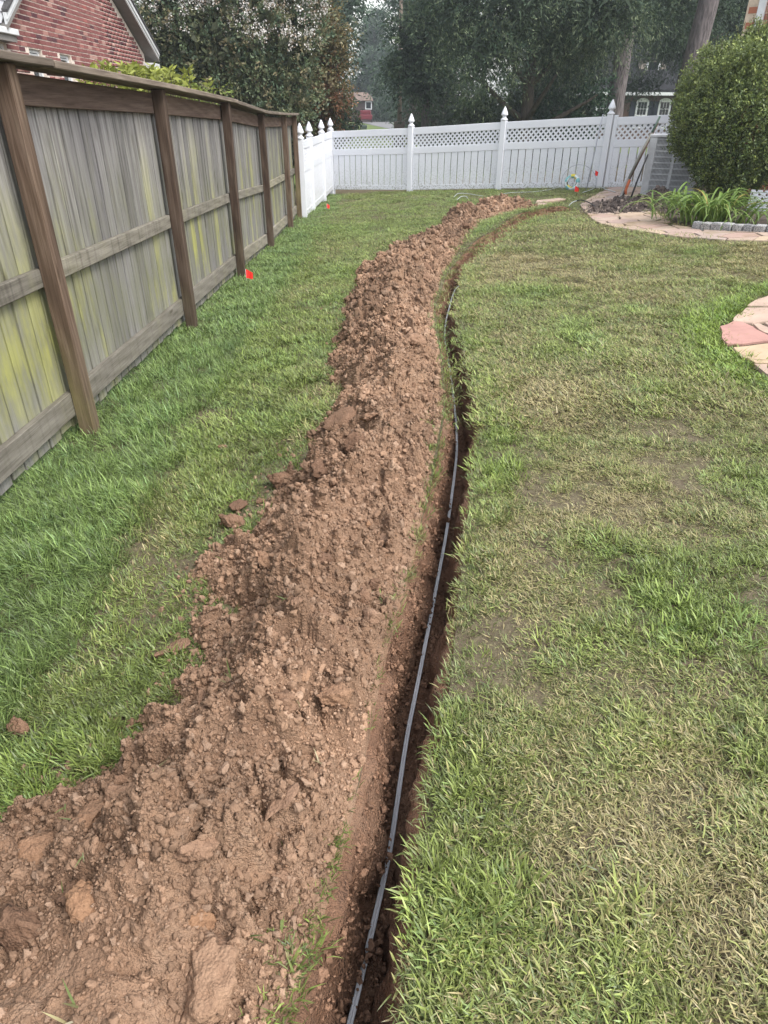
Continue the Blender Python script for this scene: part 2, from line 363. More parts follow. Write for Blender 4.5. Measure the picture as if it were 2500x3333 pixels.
def stone_mat(name, mode=0):
    t = NT(name); r = t.rnd(); p = t.pos()
    st = [(0, (.44, .33, .26)), (.25, (.46, .36, .29)), (.45, (.42, .31, .27)), (.65, (.50, .39, .28)), (.85, (.43, .30, .25)), (1, (.41, .34, .30))]
    col = t.ramp(r, st); n = t.noise(t.mapping(p, (1, 3, 1)), 4, 6, .7, .6); m = t.noise(p, 2.3, 4, .6)
    col = t.mix(t.ramp(n, [(.35, (.55,) * 3), (.65, (0,) * 3)]), col, t.mix(1, col, (.72, .66, .62), 'MULTIPLY'))
    if mode: col = t.mix(t.ramp(m, [(.55, (0,) * 3), (.7, (.65,) * 3)]), col, (.20, .15, .055))
    return t.done(col, .7, t.bump(n, .35, .012), spec=.35)
FLAG = stone_mat('flagstone', 1); PATIO = stone_mat('patio_stone')
ROSE = plain('rose_stone', (.43, .235, .20), .65, .35, var=.16, scale=5); TAN = plain('tan_stone', (.50, .365, .245), .65, .35, var=.16, scale=5); PINK = plain('pink_stone', (.46, .335, .265), .65, .35, var=.18, scale=5)
MOSS = plain('joint_moss', (.05, .06, .032), .95, .1, var=.5, scale=30)
def granite_mat():
    t = NT('granite'); p = t.pos(); n = t.noise(p, 75, 4, .75); r = t.rnd()
    col = t.mix(1, t.ramp(n, [(.38, (.10, .10, .11)), (.5, (.33, .33, .34)), (.64, (.62, .61, .60))]), t.ramp(r, [(0, (.45,) * 3), (.4, (.9,) * 3), (1, (1.1, 1.08, 1.02))]), 'MULTIPLY')
    return t.done(col, .85, t.bump(n, .5, .01), spec=.3)
GRANITE = granite_mat()

# ------------------------------------------------------------------ ground
RIM = np.array([(.72, 8.0), (.95, 8.9), (1.25, 9.7), (1.62, 10.6), (1.95, 11.5), (2.35, 12.35), (2.95, 12.95), (3.5, 13.16)])
def rim(x, y):                      # raised turf along the far lip of the trench's last bend
    x, y = np.broadcast_arrays(x, y); out = np.zeros(x.shape); m = (x > .3) & (x < 3.75) & (y > 8.2) & (y < 14)
    if not m.any(): return out
    px, py = x[m], y[m]; best = np.full(px.shape, 9.); sg = np.zeros(px.shape); along = np.zeros(px.shape)
    for i in range(len(RIM) - 1):
        a, b = RIM[i], RIM[i + 1]; e = b - a; t = np.clip(((px - a[0]) * e[0] + (py - a[1]) * e[1]) / (e @ e), 0, 1); d = np.hypot(px - a[0] - t * e[0], py - a[1] - t * e[1]); k = d < best
        sg = np.where(k, e[0] * (py - a[1]) - e[1] * (px - a[0]), sg); along = np.where(k, i + t, along); best = np.where(k, d, best)
    out[m] = np.where(sg > -.03 * 1.0, .095 * np.exp(-(best / .30) ** 2), 0) * sstep(.6, 2.2, along) * sstep(7.0, 6.2, along)
    return out
def gz(x, y):
    x = np.asarray(x, float); y = np.asarray(y, float)
    pl = .0657 * np.clip(x, -7, 9) - .0152 * np.clip(y, -6, 24)
    pl = pl + .011 * fbm(x * 1.3, y * 1.3, 3, 3) * (1 - sstep(18, 22, y))
    pl = pl - .045 * sstep(8, 12, y) * (1 - sstep(-.9, .4, x))
    pl = pl + rim(x, y)
    f = sstep(21.5, 34, y) + 0 * x
    f = np.maximum(f, sstep(9.5, 18, x)); f = np.clip(np.maximum(f, sstep(7.5, 14, -x)), 0, 1)
    far = -.75 + (.75 * sstep(40, 70, y) + .35 * sstep(70, 105, y)) * (1 - sstep(1.2, 3.0, x)) + .3 * sstep(105, 140, y) * sstep(1.2, 3.0, x) + .9 * sstep(105, 220, y)
    return pl * (1 - f) + far * f
gzf = lambda x, y: float(gz(np.array([x]), np.array([y]))[0])

LL = catmull([(-.56, -.7), (-.44, -.3), (-.32, .1), (-.19, .6), (-.14, .8), (-.09, 1.03), (-.04, 1.28), (-.02, 1.64), (.07, 1.97), (.14, 2.34), (.21, 2.73), (.30, 3.3), (.38, 3.94), (.43, 5.1), (.47, 6.28), (.57, 7.0), (.72, 8.0), (.95, 8.9), (1.25, 9.7), (1.62, 10.6), (1.95, 11.5), (2.35, 12.35), (2.95, 12.95), (3.5, 13.16)], 420)
RL = catmull([(-.36, -.7), (-.24, -.3), (-.12, .1), (-.01, .6), (.02, .78), (.055, 1.03), (.115, 1.28), (.175, 1.6), (.23, 1.99), (.29, 2.34), (.35, 2.73), (.455, 3.3), (.54, 3.94), (.575, 5.1), (.61, 6.28), (.74, 7.0), (.88, 7.9), (1.10, 8.8), (1.42, 9.58), (1.78, 10.45), (2.11, 11.35), (2.47, 12.18), (3.0, 12.78), (3.50, 12.97)], 420)
RL[:, 0] += .050 + .012 * sstep(1.6, 3.2, RL[:, 1]) - .02 * sstep(6, 8.5, RL[:, 1])
trench_poly = np.vstack([LL[::6], RL[::-6]])
HEAP_PAIRS = [((-.62, -.7), (-2.4, -.7)), ((-.44, -.2), (-2.0, -.2)), ((-.30, .3), (-1.6, .3)), ((-.20, .6), (-1.22, .62)), ((-.12, .91), (-.97, .93)), ((-.075, 1.15), (-.88, 1.13)), ((-.035, 1.42), (-.71, 1.42)), ((.0, 1.7), (-.60, 1.75)), ((.065, 1.97), (-.66, 2.05)), ((.135, 2.34), (-.6, 2.35)), ((.205, 2.73), (-.5, 2.8)), ((.30, 3.35), (-.38, 3.37)), ((.375, 3.94), (-.33, 3.93)), ((.42, 5.1), (-.33, 5.12)), ((.46, 6.28), (-.40, 6.34)), ((.56, 7.2), (-.36, 7.2)), ((.68, 8.0), (-.24, 8.2)), ((.88, 8.9), (.02, 9.4)), ((1.08, 9.7), (.46, 10.4)), ((1.38, 11.0), (.95, 11.9)), ((1.62, 12.1), (1.2, 13.2)), ((2.2, 13.0), (1.8, 14.2)), ((2.85, 13.4), (2.75, 14.35))]
HLd = catmull([p[0] for p in HEAP_PAIRS], None); HEd = catmull([p[1] for p in HEAP_PAIRS], None)   # same parametrisation
HLd = HLd - np.c_[-.010 + .018 * sstep(1.8, 3.2, HLd[:, 1]), 0 * HLd[:, 0]]
heap_poly = np.vstack([HLd[::3], HEd[::-3]])
path_poly = [(5.0, 16.6), (4.54, 15.62), (3.95, 14.4), (3.62, 13.6), (3.46, 12.63), (3.30, 11.5), (3.28, 10.9), (3.38, 10.45), (3.58, 9.95), (3.8, 9.42), (4.25, 8.9), (4.63, 8.58), (5.6, 8.05), (7.5, 7.1), (7.7, 7.6), (5.9, 8.62), (5.0, 9.18), (4.46, 9.72), (4.2, 10.3), (4.25, 11.0), (4.45, 12.0), (4.75, 13.2), (4.95, 14.5), (6.3, 15.6)]
zp = lambda L: [G(2250 + a / 5.528, 900 + b / 5.528)[:2] for a, b in L]
patio_edge = zp([(1382, 300), (1130, 395), (920, 500), (720, 700), (560, 840), (465, 905), (480, 1080), (600, 1215), (740, 1330), (870, 1450), (1050, 1580), (1340, 1780), (1400, 1815)])
patio_poly = [tuple(p) for p in patio_edge] + [(3.2, 3.3), (6.0, 2.2), (6.0, 6.6), (4.2, 6.4)]
bed_poly = [(4.46, 9.76), (5.0, 9.22), (5.9, 8.66), (7.7, 7.7), (9.0, 10.0), (7.0, 13.5), (5.4, 13.2), (4.5, 11.6), (4.25, 10.6)]

def build_lawn():
    xs = np.r_[-220, -150, -100, -70, -50, -36, -26, -18, -12, -8, -5.5, -4, -3, np.arange(-2.5, 6.6, .15), 7.2, 8, 9, 10.5, 13, 17, 24, 34, 50, 75, 110, 160, 220]
    ys = np.r_[-60, -30, -12, -5, -2.5, np.arange(-1.2, 21.6, .15), 22.5, 24, 26, 28.5, 31, 34, 40, 50, 62, 75, 88, 100, 112, 125, 140, 165, 200, 260, 340, 600]
    X, Y = np.meshgrid(xs, ys); P = np.stack([X.ravel(), Y.ravel()], 1)
    keep = ~(inpoly(P[:, 0], P[:, 1], trench_poly) | (distpoly(P[:, 0], P[:, 1], trench_poly) < .04)); P = P[keep]
    n0 = len(trench_poly); pts = [Vector(map(float, p)) for p in trench_poly] + [Vector(map(float, p)) for p in P]
    vs, es, fs, *_ = delaunay_2d_cdt(pts, [(i, (i + 1) % n0) for i in range(n0)], [], 0, 1e-5)
    V = np.array([(v.x, v.y) for v in vs]); F = np.array([f for f in fs if len(f) == 3])
    c = V[F].mean(1); F = F[~inpoly(c[:, 0], c[:, 1], trench_poly)]
    V3 = np.c_[V, gz(V[:, 0], V[:, 1])]
    nrm = np.cross(V3[F[:, 1]] - V3[F[:, 0]], V3[F[:, 2]] - V3[F[:, 0]])[:, 2]; F[nrm < 0] = F[nrm < 0][:, ::-1]
    o = obj('lawn', npmesh('lawn', V3, F, True), LAWN); tag(o, 'patchy backyard lawn ground under the grass', kind='structure')
build_lawn()

# ------------------------------------------------------------------ trench
def build_trench():
    n = len(LL); rows = []
    s = np.linspace(0, 1, n); depth = .33 - .09 * sstep(.25, .45, s) - .04 * sstep(.55, .8, s) - .10 * sstep(.85, 1, s)
    wk = [.06, .12, .19, .27, .35, .43, .51, .59, .67, .75, .83, .90, .96]
    prof = [(0, 0, -.03, .004), (0, 0, -.012, .0)] + [(0, k, .012 + .05 * k, 0) for k in wk] + [(t, 1, 0, 0) for t in (.22, .29, .36, .43, .50, .57, .64, .71, .78)] + [(1, k, -.012 - .05 * k, 0) for k in wk[::-1]] + [(1, 0, .012, 0), (1, 0, .03, .004)]
    # finer rows near the camera
    q = np.interp(np.linspace(0, 1, 1100), np.linspace(0, 1, 7), [0, .10, .20, .32, .48, .70, 1.0])
    L = np.stack([np.interp(q, s, LL[:, k]) for k in (0, 1)], 1); Rr = np.stack([np.interp(q, s, RL[:, k]) for k in (0, 1)], 1); D = np.interp(q, s, depth)
    A = Rr - L; W = np.linalg.norm(A, axis=1)[:, None]; A = A / W
    cols = []
    for j, (t, k, off, up) in enumerate(prof):
        P = L + A * (t * W) + A * (off * np.where(W > .1, 1, .6))
        z = gz(P[:, 0], P[:, 1])
        ss = q * 15
        if 0 < k < 1 or (k == 1):
            kk = j if t == 0 else j + 40; wv = .026 * fbm(ss * 3.0, np.full_like(ss, kk * .13), 5, 4) + .026 * fbm(ss * 9, np.full_like(ss, kk * .36), 8, 4) + (.024 if t == 0 else -.024) * plates(ss * 9, np.full_like(ss, kk * .42), 12, .35)
            P = P + A * (wv[:, None] if k < 1 else 0)
            zz = z - D * k + (.008 * fbm(ss * 12, np.full_like(ss, j * .6), 21, 4) + (.02 * fbm(ss * 4, np.full_like(ss, j * .3), 29, 4) + .022 * plates(ss * 14, np.full_like(ss, j * .45), 31, .4) if k == 1 else 0))
        else: zz = z - .006 - up * 2
        cols.append(np.c_[P, zz])
    M = np.stack(cols, 1); m = M.shape[1]; nr = M.shape[0]
    idx = np.arange(nr * m).reshape(nr, m)
    F = np.stack([idx[:-1, :-1], idx[:-1, 1:], idx[1:, 1:], idx[1:, :-1]], -1).reshape(-1, 4)
    ends = [idx[0][::-1].tolist(), idx[-1].tolist()]
    me = pymesh('trench', M.reshape(-1, 3), F.tolist() + ends, True)
    o = obj('trench', me, TRENCHM); tag(o, 'narrow hand dug trench with bare reddish clay walls', kind='structure')
    return M
TR = build_trench()

# ------------------------------------------------------------------ spoil heap
def build_heap():
    # rows with a step that grows with distance from the near end
    s = np.r_[0, np.cumsum(np.linalg.norm(np.diff((HLd + HEd) / 2, axis=0), axis=1))]
    st = [0.]
    while st[-1] < s[-1]:
        yy = np.interp(st[-1], s, (HLd[:, 1] + HEd[:, 1]) / 2); st.append(st[-1] + max(.0065, .0026 * math.hypot(yy, 1.4)))
    st = np.array(st[:-1]); L = np.stack([np.interp(st, s, HLd[:, k]) for k in (0, 1)], 1); E = np.stack([np.interp(st, s, HEd[:, k]) for k in (0, 1)], 1)
    nc = 150; t = np.linspace(-.015, 1.16, nc)
    X = L[:, None, 0] + (E - L)[:, None, 0] * t; Y = L[:, None, 1] + (E - L)[:, None, 1] * t
    # horizontal jitter so that edges are ragged
    jt = np.clip(t * 2.2, 0, 1)[None]; X = X + .03 * jt * fbm(Y * 4, X * 4, 41, 3); Y = Y + .03 * jt * fbm(X * 4 + 9, Y * 4, 42, 3)
    sv = st[:, None] + 0 * t
    tt = np.clip(t[None] * (1 + .20 * fbm(sv * 2.2, 0 * sv + .3, 50, 4) + .14 * fbm(sv * 7, t * 3 + 0 * sv, 51, 3)), -.05, 1.3)
    pk = .46
    prof = np.where(tt < pk, sstep(-.12, 1.0, np.clip(tt, 0, 1) / pk), np.clip((1 - tt) / (1 - pk), -.3, 1)) 
    prof = np.where(tt >= pk, np.sign(prof) * np.abs(prof) ** 1.15, prof)
    Hm = .20 + .06 * fbm(st * .9, 0 * st, 61, 3) + .03 * np.exp(-((st - st[-1] + 2.2) / .35) ** 2) + .02 * np.exp(-((st - st[-1] + .75) / .3) ** 2) - .08 * np.exp(-((st - st[-1] + 1.45) / .25) ** 2)
    Hm *= sstep(0, .5, st[-1] - st) * (1 - .28 * sstep(9, 12, st))
    h = prof * Hm[:, None]
    edge = sstep(.0, .11, tt) * sstep(1.06, .85, tt)
    # lumps
    wx = X + .02 * fbm(X * 9, Y * 9, 70, 2); wy = Y + .02 * fbm(X * 9, Y * 9, 77, 2)
    big = .075 * fbm(wx * 4.2, wy * 4.2, 80, 3) + .036 * fbm(wx * 11, wy * 11, 83, 3)
    c1 = plates(wx * 6.5, wy * 6.5, 90, .5) * .075; c2 = plates(wx * 14 + 3, wy * 14, 95, .35) * .042; c3_ = 0; c3 = plates(wx * 33 + 3, wy * 33, 99, .25) * .0145; c4 = plates(wx * 70, wy * 70, 105, .15) * .0075
    fine = .008 * fbm(wx * 45, wy * 45, 109, 3)
    smooth_spot = np.exp(-(((X + .62) / .30) ** 2 + ((Y - .62) / .16) ** 2))          # trodden patch at the near end
    rough = 1 - .80 * smooth_spot
    h = h * (1 - .25 * smooth_spot) + edge * (big * (1 - .7 * smooth_spot) + (c1 + c2 + c3 + c4 + fine) * rough)
    h = np.where(tt > 1.0, h - (tt - 1.0) * .5, h); h = np.where(tt < 0, -.02, h)
    Z = gz(X, Y) + h - .006
    nr = len(st); idx = np.arange(nr * nc).reshape(nr, nc)
    F = np.stack([idx[:-1, :-1], idx[1:, :-1], idx[1:, 1:], idx[:-1, 1:]], -1).reshape(-1, 4)
    V = np.stack([X, Y, Z], -1).reshape(-1, 3)
    o = obj('dirt_heap', npmesh('dirt_heap', V, F, True), DIRT); tag(o, 'long heap of loose reddish brown clay dirt beside the trench', 'dirt heap', kind='stuff')
    return BVHTree.FromPolygons([tuple(v) for v in V.tolist()], F.tolist()), h, X, Y, Z
HBVH, HH, HX, HY, HZ = build_heap()
def surf(x, y):
    """height of the heap or, off it, of the lawn"""
    g = gzf(x, y); hit = HBVH.ray_cast(Vector((x, y, 3)), Vector((0, 0, -1)))
    return max(g, hit[0].z) if hit[0] else g

def hidden_coll(name, meshes):
    c = bpy.data.collections.new(name)
    for i, me in enumerate(meshes):
        o = bpy.data.objects.new('%s_%02d' % (name, i), me); c.objects.link(o)
    return c
def instancer(name, P, rot, scl, idx, tint, coll, dry=None):
    me = bpy.data.meshes.new(name); P = np.asarray(P, np.float32)
    me.vertices.add(len(P)); me.vertices.foreach_set('co', P.ravel()); n = len(P)
    def at(nm, typ, key, arr):
        a = me.attributes.new(nm, typ, 'POINT'); a.data.foreach_set(key, np.asarray(arr).ravel())
    at('rot', 'FLOAT_VECTOR', 'vector', np.asarray(rot, np.float32)); at('scl', 'FLOAT_VECTOR', 'vector', np.asarray(scl, np.float32))
    at('idx', 'INT', 'value', np.asarray(idx, np.int32))
    t4 = np.ones((n, 4), np.float32); t4[:, :3] = tint; at('tint', 'FLOAT_COLOR', 'color', t4)
    if dry is not None: at('dry', 'FLOAT', 'value', np.asarray(dry, np.float32))
    me.update(); o = obj(name, me)
    g = bpy.data.node_groups.new(name, 'GeometryNodeTree')
    g.interface.new_socket('Geometry', in_out='INPUT', socket_type='NodeSocketGeometry'); g.interface.new_socket('Geometry', in_out='OUTPUT', socket_type='NodeSocketGeometry')
    gi = g.nodes.new('NodeGroupInput'); go = g.nodes.new('NodeGroupOutput'); iop = g.nodes.new('GeometryNodeInstanceOnPoints'); ci = g.nodes.new('GeometryNodeCollectionInfo')
    ci.inputs['Collection'].default_value = coll; ci.inputs['Separate Children'].default_value = True; ci.inputs['Reset Children'].default_value = True
    def na(nm, typ):
        q = g.nodes.new('GeometryNodeInputNamedAttribute'); q.data_type = typ; q.inputs['Name'].default_value = nm; return q.outputs['Attribute']
    g.links.new(gi.outputs[0], iop.inputs['Points']); g.links.new(ci.outputs[0], iop.inputs['Instance']); iop.inputs['Pick Instance'].default_value = True
    g.links.new(na('idx', 'INT'), iop.inputs['Instance Index']); g.links.new(na('scl', 'FLOAT_VECTOR'), iop.inputs['Scale'])
    er = g.nodes.new('FunctionNodeEulerToRotation'); g.links.new(na('rot', 'FLOAT_VECTOR'), er.inputs[0]); g.links.new(er.outputs[0], iop.inputs['Rotation'])
    g.links.new(iop.outputs[0], go.inputs[0])
    m = o.modifiers.new('scatter', 'NODES'); m.node_group = g
    return o

# --- chunk meshes: an icosphere cut by a few planes and roughened
def ico(sub):
    import bmesh
    bm = bmesh.new(); bmesh.ops.create_icosphere(bm, subdivisions=sub, radius=1)
    V = np.array([v.co[:] for v in bm.verts]); F = np.array([[v.index for v in f.verts] for f in bm.faces]); bm.free(); return V, F
def chunk(seed, sub=3, cuts=5, rough=.12, flat=1.0, fine=0.):
    r = np.random.default_rng(seed); V, F = ico(sub); V = V.copy()
    for _ in range(cuts):
        n = r.normal(size=3); n /= np.linalg.norm(n); d = r.uniform(.45, .8); k = V @ n; V -= np.outer(np.clip(k - d, 0, 9), n)
    a = fbm(V[:, 0] * 2.2 + seed, V[:, 1] * 2.2 + V[:, 2] * 1.7, seed, 4) ; b = fbm(V[:, 0] * 7 + seed, V[:, 1] * 7 + V[:, 2] * 6.1, seed + 5, 3)
    if fine:
        c = fbm(V[:, 0] * 4.5 + V[:, 2] * 3.7, V[:, 1] * 4.5 - V[:, 2] * 3.1, seed + 9, 5); f1, df, q = worley(V[:, 0] * 5 + V[:, 2] * 3.3 + seed, V[:, 1] * 5 - V[:, 2] * 2.9, seed + 3); V *= (1 + fine * c + fine * .55 * np.sqrt(np.clip(.5 * q - f1 * f1, 0, 1)))[:, None]
    V *= (1 + rough * 1.6 * a + rough * .8 * b)[:, None]; V *= np.array([1, r.uniform(.65, .95), r.uniform(.5, .8) * flat])
    return npmesh('chunk', V, F, sub > 2)
crumb_coll = hidden_coll('crumb', [chunk(200 + i, 3, 5, .24, 1.15, .5) for i in range(8)])
for o in crumb_coll.objects: o.data.materials.append(CRUMB)

def scatter_crumbs():
    # on the heap: pick grid vertices with real height, weighted to equal area
    ok = (HZ - gz(HX, HY)) > .004
    ii = np.argwhere(ok); ar = np.hypot(np.gradient(HX, axis=1), np.gradient(HY, axis=1)) * np.hypot(np.gradient(HX, axis=0), np.gradient(HY, axis=0))
    yy = HY[ok]; w = ar[ok] * np.clip(1.0 / (0.25 + np.clip(yy, .3, 20) * .28) ** 1.3, .03, 3); w /= w.sum()
    n = 150000; k = rng.choice(len(ii), n, p=w); jx = HX[ok][k] + rng.normal(0, .004, n); jy = HY[ok][k] + rng.normal(0, .004, n)
    dist = np.hypot(HY[ok][k], 1.4)
    sz = np.minimum(.0023 * (1 - rng.random(n)) ** -.45, .013) * np.clip(.55 + .28 * dist, 1, 3.0)
    sp = np.exp(-(((jx + .62) / .30) ** 2 + ((jy - .62) / .16) ** 2)); keep = rng.random(n) > sp * .9
    z = HZ[ok][k] + sz * .15
    b = rng.random(n); tint = np.where((b < .82)[:, None], np.array([.278, .176, .117]) * rng.uniform(.72, 1.22, (n, 1)), np.array([.35, .235, .165]) * rng.uniform(.8, 1.1, (n, 1)))
    tint = tint * (1 + .50 * fbm(jx * 1.8, jy * 1.8, 160, 4))[:, None]
    P = np.c_[jx, jy, z][keep]
    # spill: crumbs thrown onto the grass by the heap's outer edge, and on the trench floor
    m = 2600; e = rng.integers(0, len(HEd) - 1, m); d = np.abs(rng.normal(0, .09, m)); dirv = HEd[e] - HLd[e]; dirv /= np.linalg.norm(dirv, axis=1)[:, None]
    Q = HEd[e] + dirv * (d - .03)[:, None] + rng.normal(0, .03, (m, 2)); sq = np.minimum(.0035 * (1 - rng.random(m)) ** -.5, .014)
    Qz = gz(Q[:, 0], Q[:, 1]) + .006
    NT_ = 22000; a = (rng.random(NT_) ** 1.6 * TR.shape[0]).astype(int); c = np.where(rng.random(NT_) < .5, rng.integers(14, 25, NT_), rng.integers(3, 15, NT_)); T = TR[a, c] + rng.normal(0, .007, (NT_, 3)); stt = np.minimum(.0026 * (1 - rng.random(NT_)) ** -.5, .012)
    P = np.vstack([P, np.c_[Q, Qz], T]); sz = np.r_[sz[keep], sq, stt]; nn = len(P)
    tint = np.vstack([tint[keep], np.array([.29, .185, .128]) * rng.uniform(.7, 1.15, (m, 1)), np.array([.28, .165, .108]) * rng.uniform(.6, 1.25, (NT_, 1))])
    o = instancer('dirt_crumbs', P, rng.uniform(0, 6.28, (nn, 3)), sz[:, None] * rng.uniform(.85, 1.2, (nn, 3)), rng.integers(0, 8, nn), tint, crumb_coll)
    tag(o, 'fine crumbs of loose clay over heap, trench floor and grass edge', 'dirt crumbs', kind='stuff')
scatter_crumbs()

# --- clods big enough to tell apart
CLODS = [chunk(300 + i, 4, 8, .17, 1., .30) for i in range(10)]; SLABS = [chunk(340 + i, 4, 9, .14, .42, .13) for i in range(5)]
for m in CLODS + SLABS: m.materials.append(CLOD)
def place_clod(x, y, r, label, group, mesh=None, sink=.25, rot=None, z=None):
    o = obj('dirt_clod', mesh or random.choice(CLODS), CLOD, loc=(x, y, (surf(x, y) if z is None else z) + r * (.5 - sink)), rot=rot or (random.uniform(-.5, .5), random.uniform(-.5, .5), random.uniform(0, 6.28)), scale=r)
    return tag(o, label, 'clod', group)
def put_clods():
    done = []
    def free(x, y, r): return all((x - a) ** 2 + (y - b) ** 2 > (.75 * (r + c)) ** 2 for a, b, c in done)
    d = lambda a, b: G(a * 1.507, b * 1.507)[:2]
    spec = [  # display position in the photo, radius, label, slab?
        (520, 1105, .055, 'smooth flat topped clod on the grass left of the heap', 1), (503, 1143, .060, 'cracked double clod just below the smooth flat one on the grass', 0),
        (607, 1058, .065, 'upright pointed clod at the left edge of the heap', 0), (52, 1590, .042, 'lone round clod far left on the grass', 0), (480, 978, .034, 'small lone clod on grass nearest the fence side', 0),
        (352, 1425, .045, 'pale flat clod at the tip of the heap spur on the grass', 1), (392, 1405, .045, 'broken clod beside the pale flat one on the heap spur', 1), (388, 1296, .022, 'low crumbled clod half sunk in the grass', 1),
        (295, 700, .0, '', 0)]
    for a, b, r, lab, sl_ in spec:
        if r == 0: continue
        x, y = d(a, b); place_clod(x, y, r, lab, None, random.choice(SLABS if sl_ else CLODS), .15); done.append((x, y, r))
    on = [(735, 915, .115, 'largest pale flat clay slab lying at the left edge of the heap', 1), (800, 928, .075, 'tilted smooth pale slab right of the largest slab', 1), (700, 1205, .035, 'pale pinkish angular stone clod on mid heap', 0),
          (705, 1325, .055, 'grey brown slab with one smooth cut face on heap', 1), (800, 1335, .045, 'rounded orange brown clod near the trench edge', 0), (437, 1838, .050, 'rounded tan clod sitting alone on the near heap', 0), (725, 1512, .048, 'big rounded clod by the trench lip on heap', 0),
          (615, 1520, .040, 'pale lumpy clod left of the rounded one on heap', 0), (890, 740, .085, 'rounded orange clod on the heap close to the cable end', 0), (785, 765, .08, 'smooth tilted clod on the heap beyond the slabs', 1), (60, 2020, .065, 'large crumbly clod at the lower left edge', 0), (90, 1860, .055, 'pale clod at the left rim of the near heap', 0), (200, 1960, .04, 'angular clod between the left rim clods', 0)]
    for a, b, r, lab, sl_ in on:
        x, y = d(a, b); v = np.array([x, y]); 
        for _ in range(3):           # slide along the sight line to the raised surface
            dd = ray(a * 1.507, b * 1.507); z = surf(float(v[0]), float(v[1])); v = (dd * ((z - CZ) / dd[2]))[:2]
        place_clod(float(v[0]), float(v[1]), r, lab, None, random.choice(SLABS if sl_ else CLODS), .35); done.append((v[0], v[1], r))
    for (a, b, r, lab, m_, rt) in [(462, 2135, .085, 'biggest block of clay, smooth sided, at the bottom of the heap', CLODS[3], (.3, .2, .4)), (433, 1985, .040, 'pale tan angular flake of stone on the near heap', SLABS[1], (.9, .2, .5)), (475, 2035, .050, 'long tan wedge of stone below the pale flake', SLABS[2], (.5, .5, 2.2))]:
        dd = ray(a * 1.507, b * 1.507); v = G(a * 1.507, b * 1.507)[:2]
        for _ in range(3): z = surf(float(v[0]), float(v[1])); v = (dd * ((z - CZ) / dd[2]))[:2]
        place_clod(float(v[0]), float(v[1]), r, lab, None, m_, .45, rt); done.append((v[0], v[1], r))
    # a pale chip of stone
    dd = ray(535 * 1.507, 1487 * 1.507); v = G(535 * 1.507, 1487 * 1.507)[:2]; z = surf(float(v[0]), float(v[1])); v = (dd * ((z - CZ) / dd[2]))[:2]
    ch = npmesh('stone_chip', np.array([v_.co[:] for v_ in SLABS[0].vertices]), np.array([p.vertices[:] for p in SLABS[0].polygons]))
    tag(obj('stone_chip', ch, plain('white_chip', (.62, .58, .50), .7), loc=(v[0], v[1], surf(float(v[0]), float(v[1])) + .008), rot=(.5, .2, 1), scale=(.018, .012, .012)), 'small white chip of stone on the heap', 'stone')
    n = 0; tries = 0
    while n < 190 and tries < 6000:
        tries += 1
        k = random.random(); yq = .35 + 11.5 * random.random() ** 1.9
        j = int(np.argmin(np.abs((HLd[:, 1] + HEd[:, 1]) / 2 - yq))); t = random.uniform(.08, .97); p = HLd[j] * (1 - t) + HEd[j] * t
        x, y = float(p[0]), float(p[1]) + random.uniform(-.08, .08)
        if math.exp(-(((x + .62) / .28) ** 2 + ((y - .62) / .15) ** 2)) > .4: continue
        r = min(.014 * random.random() ** -.5, .052) * (1 + .07 * y)
        if not free(x, y, r): continue
        done.append((x, y, r)); n += 1
        place_clod(x, y, r, 'lump of reddish brown clay among others on the long heap', 'clay lumps on the heap', None if random.random() < .7 else random.choice(SLABS), .45)
    for _ in range(26):
        j = random.randrange(0, len(HEd) - 70); p = HEd[j] + (HEd[j] - HLd[j]) * abs(random.gauss(.05, .12)); x, y = float(p[0]), float(p[1])
        r = random.uniform(.010, .024)
        if not free(x, y, r * 1.5): continue
        done.append((x, y, r)); place_clod(x, y, r, 'small clay lump fallen on the grass along the heap', 'clay lumps on the grass', None, .1)
put_clods()

# ------------------------------------------------------------------ cable in the trench
def build_cable():
    xy = [(-.30, -.1), (-.20, .3), (-.115, .62), (-.08, .72), (-.06, .79), (-.04, .9), (-.02, 1.02), (.01, 1.13), (.03, 1.26), (.05, 1.41), (.11, 1.69), (.14, 1.87), (.18, 2.07), (.207, 2.25), (.215, 2.40), (.30, 2.79), (.36, 3.22), (.385, 3.62), (.415, 4.2), (.445, 4.73), (.465, 5.35), (.51, 5.86), (.60, 6.59), (.655, 7.24), (.74, 7.7), (.9, 8.4)]
    P = catmull(xy, 420); lo_ = np.interp(P[:, 1], LL[:, 1], LL[:, 0]) + .088; P[:, 0] = np.maximum(P[:, 0], lo_); kk_ = np.ones(21) / 21; P[:, 0] = np.convolve(np.pad(P[:, 0], 10, 'reflect', reflect_type='odd'), kk_, 'valid'); fl = TR[:, 15:24].reshape(-1, 3)
    z = np.array([fl[np.argmin((fl[:, 0] - p[0]) ** 2 + (fl[:, 1] - p[1]) ** 2), 2] for p in P]); 
    z = np.array([z[max(0, i - 9):i + 10].max() for i in range(len(z))]); k = np.ones(31) / 31; z = np.convolve(np.pad(z, 15, 'edge'), k, 'valid') + .023 + .005 * np.sin(np.linspace(0, 25, len(P)))
    P3 = np.c_[P, z]; P3[-18:, 2] -= np.linspace(0, .04, 18); T = np.gradient(P, axis=0); T /= np.linalg.norm(T, axis=1)[:, None]; N = np.c_[-T[:, 1], T[:, 0], 0 * T[:, 0]]
    t = thing('cable', 'grey twin strand cable lying along the bottom of the trench', 'cable', (0, 0, 0))
    for s_ in (-1, 1):
        MB().tube(P3 + N * .0036 * s_ + np.array([0, 0, .0012 * s_]), .0040, 8).build('strand', CABLEM, t, True)
build_cable()

